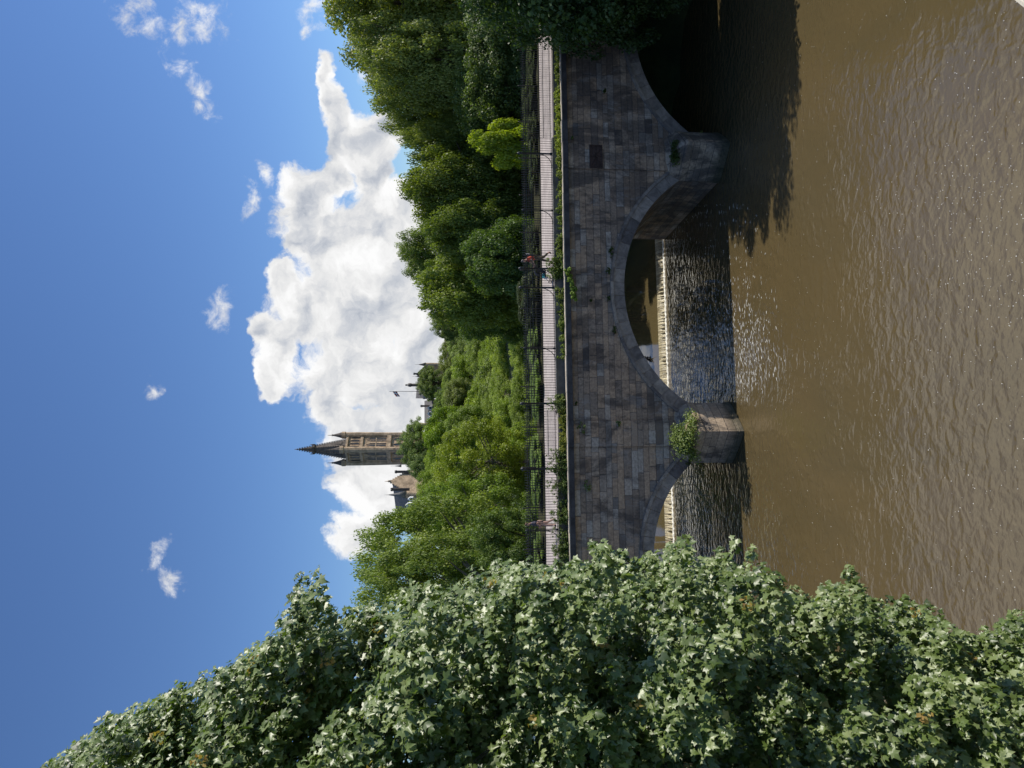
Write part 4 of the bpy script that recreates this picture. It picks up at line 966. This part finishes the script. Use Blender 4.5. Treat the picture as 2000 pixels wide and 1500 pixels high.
def person(loc, rz, J, hairm, topm, trm, shoem, label, bag=None, sleeves=True, legm=None, sc_=1.0, group=None):
    """J: joint positions; the figure faces +x"""
    root = empty('person', loc, rz); root.scale = (sc_,)*3
    nd = []; ed = []
    def a_(k, r, par=None):
        nd.append((J[k] if isinstance(k, str) else k, r)); i = len(nd)-1
        if par is not None: ed.append((par, i))
        return i
    pel = a_('pelvis', (0.13, 0.15)); wst = a_('waist', (0.11, 0.135), pel); ch = a_('chest', (0.12, 0.17), wst); nk0 = a_('neck0', 0.065, ch); nk = a_('neck', 0.052, nk0)
    hd = a_('head', (0.085, 0.075), nk); ht = a_('headtop', (0.075, 0.07), hd)
    V3 = lambda k: Vector(J[k])
    for s_ in ('l', 'r'):
        sh_ = a_('sh'+s_, 0.062, ch); el = a_('el'+s_, 0.043, sh_); wr_ = a_('wr'+s_, 0.028, el)
        dirv = (V3('wr'+s_)-V3('el'+s_)).normalized(); side = Vector((0, 1, 0)).cross(dirv).normalized() if abs(dirv.y) < 0.9 else Vector((1, 0, 0))
        pm = a_(tuple(V3('wr'+s_)+dirv*0.06), (0.026, 0.034), wr_)
        lat = Vector((0, 1, 0)) if s_ == 'l' else Vector((0, -1, 0))
        for q_, (off, ln) in enumerate(((-0.028, 0.062), (-0.010, 0.078), (0.009, 0.073), (0.027, 0.055))):
            k0 = a_(tuple(V3('wr'+s_)+dirv*0.098+side*off), 0.0095, pm); k1 = a_(tuple(V3('wr'+s_)+dirv*(0.098+ln*0.55)+side*off*1.15-lat*0.010), 0.0085, k0); a_(tuple(V3('wr'+s_)+dirv*(0.098+ln)+side*off*1.2-lat*0.032), 0.007, k1)
        t0 = a_(tuple(V3('wr'+s_)+dirv*0.05-side*0.036), 0.011, pm); a_(tuple(V3('wr'+s_)+dirv*0.085-side*0.058-lat*0.012), 0.009, t0)
        hp = a_('hp'+s_, 0.095, pel); kn = a_('kn'+s_, 0.062, hp); an = a_('an'+s_, 0.042, kn); hl = a_(tuple(V3('an'+s_)+Vector((-0.02, 0, -0.05))), 0.04, an); a_(tuple(V3('toe'+s_)), (0.03, 0.04), hl)
    body = skin('body', nd, ed, SKIN, root)
    # face: nose, eyes, ears, mouth
    h_ = V3('head'); fx = (V3('face')-h_).normalized(); sd2 = Vector((-fx.y, fx.x, 0)).normalized(); upf = fx.cross(sd2)*(1 if fx.cross(sd2).z > 0 else -1)
    mb = MB(); nb = h_+fx*0.088
    mb.tube([nb+upf*0.030, nb+fx*0.018-upf*0.005, nb-upf*0.012], [0.006, 0.013, 0.004], 6)
    for s_ in (-1, 1): mb.tube([h_+sd2*s_*0.078+upf*0.025, h_+sd2*s_*0.088+upf*0.005, h_+sd2*s_*0.078-upf*0.022], [0.008, 0.014, 0.006], 6)
    mb.build('face_features', SKIN, root)
    mb = MB()
    for s_ in (-1, 1): mb.lathe(tuple(h_+fx*0.080+sd2*s_*0.030+upf*0.022), [(0.002, -0.008), (0.010, 0), (0.002, 0.008)], 6)
    mb.build('eyes', BLK, root)
    mb = MB(); t_ = V3('headtop'); c_ = (h_+t_)/2-fx*0.022+upf*0.012
    rings = []
    for k in range(7):
        a = -0.25+k*(math.pi/2+0.25)/6; rings.append([c_+(fx*math.cos(b_)*0.092+sd2*math.sin(b_)*0.085)*math.cos(a)+upf*(0.095*math.sin(a)+0.03-0.03*math.cos(b_)*-1*math.cos(a)) for b_ in [2*math.pi*j/12 for j in range(12)]])
    mb.loft(rings); mb.build('hair', hairm, root)
    # clothes: shells a little wider than the body
    g_ = 0.016
    nt = [(J['pelvis'], (0.145, 0.165)), (J['waist'], (0.13, 0.155)), (J['chest'], (0.138, 0.185)), (J['neck0'], 0.078)]; et = [(0,1),(1,2),(2,3)]
    for s_ in ('l', 'r'):
        nt.append((J['sh'+s_], 0.078)); i = len(nt)-1; et.append((2, i)); m_ = V3('sh'+s_).lerp(V3('el'+s_), 0.65 if sleeves else 1.0); nt.append((tuple(m_), 0.062)); et.append((i, i+1))
    skin('top', nt, et, topm, root)
    nt = [(tuple(V3('pelvis')+Vector((0,0,-0.02))), (0.14, 0.16))]; et = []
    for s_ in ('l', 'r'):
        nt += [(J['hp'+s_], 0.108), (J['kn'+s_], 0.078), (tuple(V3('kn'+s_).lerp(V3('an'+s_), 0.85)), 0.062)]; i = len(nt)-3; et += [(0, i), (i, i+1), (i+1, i+2)]
    skin('trousers', nt, et, trm, root)
    for s_ in ('l', 'r'):
        a0 = V3('an'+s_)+Vector((-0.03, 0, -0.045)); skin('shoe', [(tuple(a0), 0.05), (tuple(a0.lerp(V3('toe'+s_), 0.6)), (0.042, 0.05)), (J['toe'+s_], (0.03, 0.042))], [(0,1),(1,2)], shoem, root)
    tag(root, label, 'person', group)
    return root
DZ = DKZ-0.02
def pers_loc(pxf, py, t): 
    s = onface(pxf, py, t)[0]; return bw(s, t, DZ)
W1 = dict(pelvis=(0,0,0.96), waist=(0.03,0,1.10), chest=(0.10,0,1.32), neck0=(0.15,0,1.47), neck=(0.18,0,1.53), head=(0.23,0,1.62), headtop=(0.25,0,1.71), face=(0.40,0,1.60),
  shl=(0.11,0.19,1.42), ell=(0.24,0.21,1.17), wrl=(0.46,0.17,1.06), shr=(0.11,-0.19,1.42), elr=(0.26,-0.21,1.18), wrr=(0.47,-0.17,1.07),
  hpl=(0,0.09,0.92), knl=(0.20,0.10,0.52), anl=(0.26,0.10,0.10), toel=(0.42,0.10,0.05), hpr=(0,-0.09,0.92), knr=(-0.04,-0.10,0.50), anr=(-0.34,-0.10,0.17), toer=(-0.24,-0.10,0.05))
pl = pers_loc(1080, 503, 1.9)
w1_ = person(pl, TH+math.pi, W1, HAIR_G, ORG, KHK, BLK, 'person in orange t-shirt and dark trousers leaning forward to push a pushchair', sleeves=True, sc_=1.03)
mb = MB(); mb.loft([[(-0.02-dx, y, z) for y, z in ((-0.13*w_, 1.08), (0.13*w_, 1.08), (0.14*w_, 1.30), (0.10*w_, 1.46), (-0.10*w_, 1.46), (-0.14*w_, 1.30))] for dx, w_ in ((0.0, 1.0), (0.07, 1.0), (0.13, 0.8))], smooth=False)
for y in (-0.11, 0.11): mb.tube([(0.0, y, 1.46), (0.12, y, 1.50), (0.25, y, 1.36), (0.16, y, 1.12), (0.0, y, 1.10)], 0.018, 5)
bp_ = empty('backpack', pl, TH+math.pi); bp_.scale = (1.03,)*3; tag(bp_, 'small dark backpack on the back of the walker in orange', 'backpack'); mb.build('bag', BLK, bp_)
mb = MB(); mb.lathe((-0.17, 0.05, 1.30), [(0.035, 0), (0.035, 0.17), (0.015, 0.19), (0.015, 0.22)], 8); mb.build('bottle', WHC, bp_)
# pushchair
pc_ = empty('pushchair', bw(onface(1080, 538, 1.9)[0], 1.9, DZ), TH+math.pi); tag(pc_, 'dark pushchair with turquoise and white lining pushed along the footway', 'pushchair')
mb = MB()
for y in (-0.22, 0.22): mb.tube([(-0.62, y, 1.06), (-0.45, y, 0.98), (0.10, y, 0.42), (0.32, y, 0.16)], 0.014, 6); mb.tube([(-0.35, y, 0.14), (-0.12, y, 0.55), (0.02, y, 0.62)], 0.014, 6)
mb.tube([(-0.62, -0.22, 1.06), (-0.62, 0.22, 1.06)], 0.018, 6); mb.build('frame', IRON, pc_)
mb = MB()
for x, z, y in ((-0.35, 0.13, -0.25), (-0.35, 0.13, 0.25), (0.34, 0.11, -0.22), (0.34, 0.11, 0.22)):
    w_ = MB(); w_.tube([(x+(z-0.025)*math.cos(k*math.pi/6), y, z+(z-0.025)*math.sin(k*math.pi/6)) for k in range(13)], 0.022, 6); w_.tube([(x-z*0.8, y, z), (x+z*0.8, y, z)], 0.008, 4); w_.tube([(x, y, z*0.2), (x, y, z*1.8)], 0.008, 4); w_.build('wheel', BLK, pc_)
mb.loft([[(x, y, z) for x, z in ((-0.38, 0.85), (-0.22, 0.42), (0.16, 0.40), (0.16, 0.46), (-0.17, 0.50), (-0.30, 0.88))] for y in (-0.19, 0.19)], smooth=False); mb.build('seat', BLK, pc_)
mb = MB(); mb.loft([[(-0.36+0.34*math.cos(a)*1.0+0.06, y, 0.72+0.36*math.sin(a)) for a in [0.25+k*2.2/8 for k in range(9)]]+[(-0.36+0.31*math.cos(a)+0.06, y, 0.72+0.33*math.sin(a)) for a in [0.25+(8-k)*2.2/8 for k in range(9)]] for y in (-0.2, 0.2)], smooth=False); mb.build('hood', BLK, pc_)
mb = MB(); mb.box(-0.1, 0.12, -0.14, 0.14, 0.47, 0.60); mb.build('blanket', TEAL, pc_); mb = MB(); mb.box(0.125, 0.2, -0.15, 0.15, 0.30, 0.48); mb.build('lining', WHC, pc_)
W2_ = dict(pelvis=(0,0,0.94), waist=(0.01,0,1.08), chest=(0.02,0,1.30), neck0=(0.03,0,1.45), neck=(0.04,0,1.51), head=(0.07,0,1.60), headtop=(0.07,0,1.69), face=(0.25,0,1.59),
  shl=(0.02,0.18,1.39), ell=(0.00,0.22,1.12), wrl=(0.14,0.20,0.93), shr=(0.02,-0.18,1.39), elr=(0.05,-0.22,1.13), wrr=(0.20,-0.18,0.98),
  hpl=(0,0.09,0.90), knl=(0.12,0.10,0.50), anl=(0.10,0.10,0.09), toel=(0.26,0.10,0.04), hpr=(0,-0.09,0.90), knr=(-0.02,-0.10,0.49), anr=(-0.20,-0.10,0.12), toer=(-0.09,-0.10,0.04))
pl = pers_loc(1080, 1021, 2.2)
person(pl, TH+math.pi, W2_, HAIR_B, PAT, LEG, BLK, 'person in dark patterned top walking behind the railing near the left end of the bridge', sleeves=False)

# ------------------------------------------------------------------ driftwood above the weir, bubbles and painted sparkle on the water
p = atz(1268, 702, WH); mb = MB()
for i in range(9):
    a = random.uniform(0, 6.28); L = random.uniform(0.3, 0.7); z = random.uniform(0.0, 0.3); mb.tube([(-math.cos(a)*L*0.5, -math.sin(a)*L*0.5, z), (0.05, 0, z*0.6+0.08), (math.cos(a)*L*0.6, math.sin(a)*L*0.6, z+0.2)], [0.03, 0.025, 0.01], 5)
mb.tube([(-0.2,-0.5,0.03), (0,0.2,0.08), (0.3,1.3,0.03)], [0.05,0.05,0.02], 6)
root = empty('driftwood', p); mb.build('branches', BARK_P, root); tag(root, 'tangled brown driftwood stranded in the bright water above the weir', 'driftwood')
V = []; Fq = []
for i in range(2600):
    px = random.uniform(1455, 2000); py = random.uniform(0, 1240)
    cl = math.exp(-((py-470)/190)**2-((px-1920)/170)**2)*1.0+0.9*math.exp(-((py-640)/50)**2-((px-1500)/40)**2)+0.55*math.exp(-((py-930)/60)**2-((px-1560)/45)**2)+0.22
    if random.random() > cl: continue
    p = atz(px, py, 0.004); r = random.uniform(0.005, 0.013)*(1.3 if random.random() < 0.1 else 1); b = len(V)
    for k in range(6): V.append((p.x+r*math.cos(k*1.047), p.y+r*math.sin(k*1.047)*1.2, 0.002))
    V.append((p.x, p.y, r*0.6)); Fq += [(b+k, b+(k+1)%6, b+6) for k in range(6)]
for i in range(9000):  # weir churn, plus white strokes laid on as sky sparkle under the arch
    px = random.uniform(1312, 1560); py = random.uniform(120, 1060)
    wy = math.exp(-((py-690)/85)**2)*1.0 + 0.10 + (0.9*math.exp(-((px-1312)/14)**2)); wx = 1.0 if px < 1455 else math.exp(-((px-1455)/38)**2)
    if random.random() > wy*wx*0.9 or 785 < py < 905 or py < 330 or (px > 1380 and (py < 400 or py > 900)): continue
    p = atz(px, py, 0.004); L = random.uniform(0.03, 0.15); w_ = random.uniform(0.006, 0.018); a = TH+random.uniform(-0.35, 0.35); ca, sa_ = math.cos(a), math.sin(a); b = len(V)
    for (u_, v_) in ((-L, 0), (-L*0.3, -w_), (L*0.4, -w_*0.8), (L, 0), (L*0.3, w_), (-L*0.4, w_*0.8)): V.append((p.x+u_*ca-v_*sa_, p.y+u_*sa_+v_*ca, 0.003))
    V.append((p.x, p.y, 0.012)); Fq += [(b+k, b+(k+1)%6, b+6) for k in range(6)]
me = bpy.data.meshes.new('foam_and_sparkle'); me.from_pydata(V, [], Fq); o = link('foam_and_sparkle', me, FOAM); tag(o, 'tiny white foam flecks and strokes painted as sparkle on the brown water', 'foam', kind='stuff')
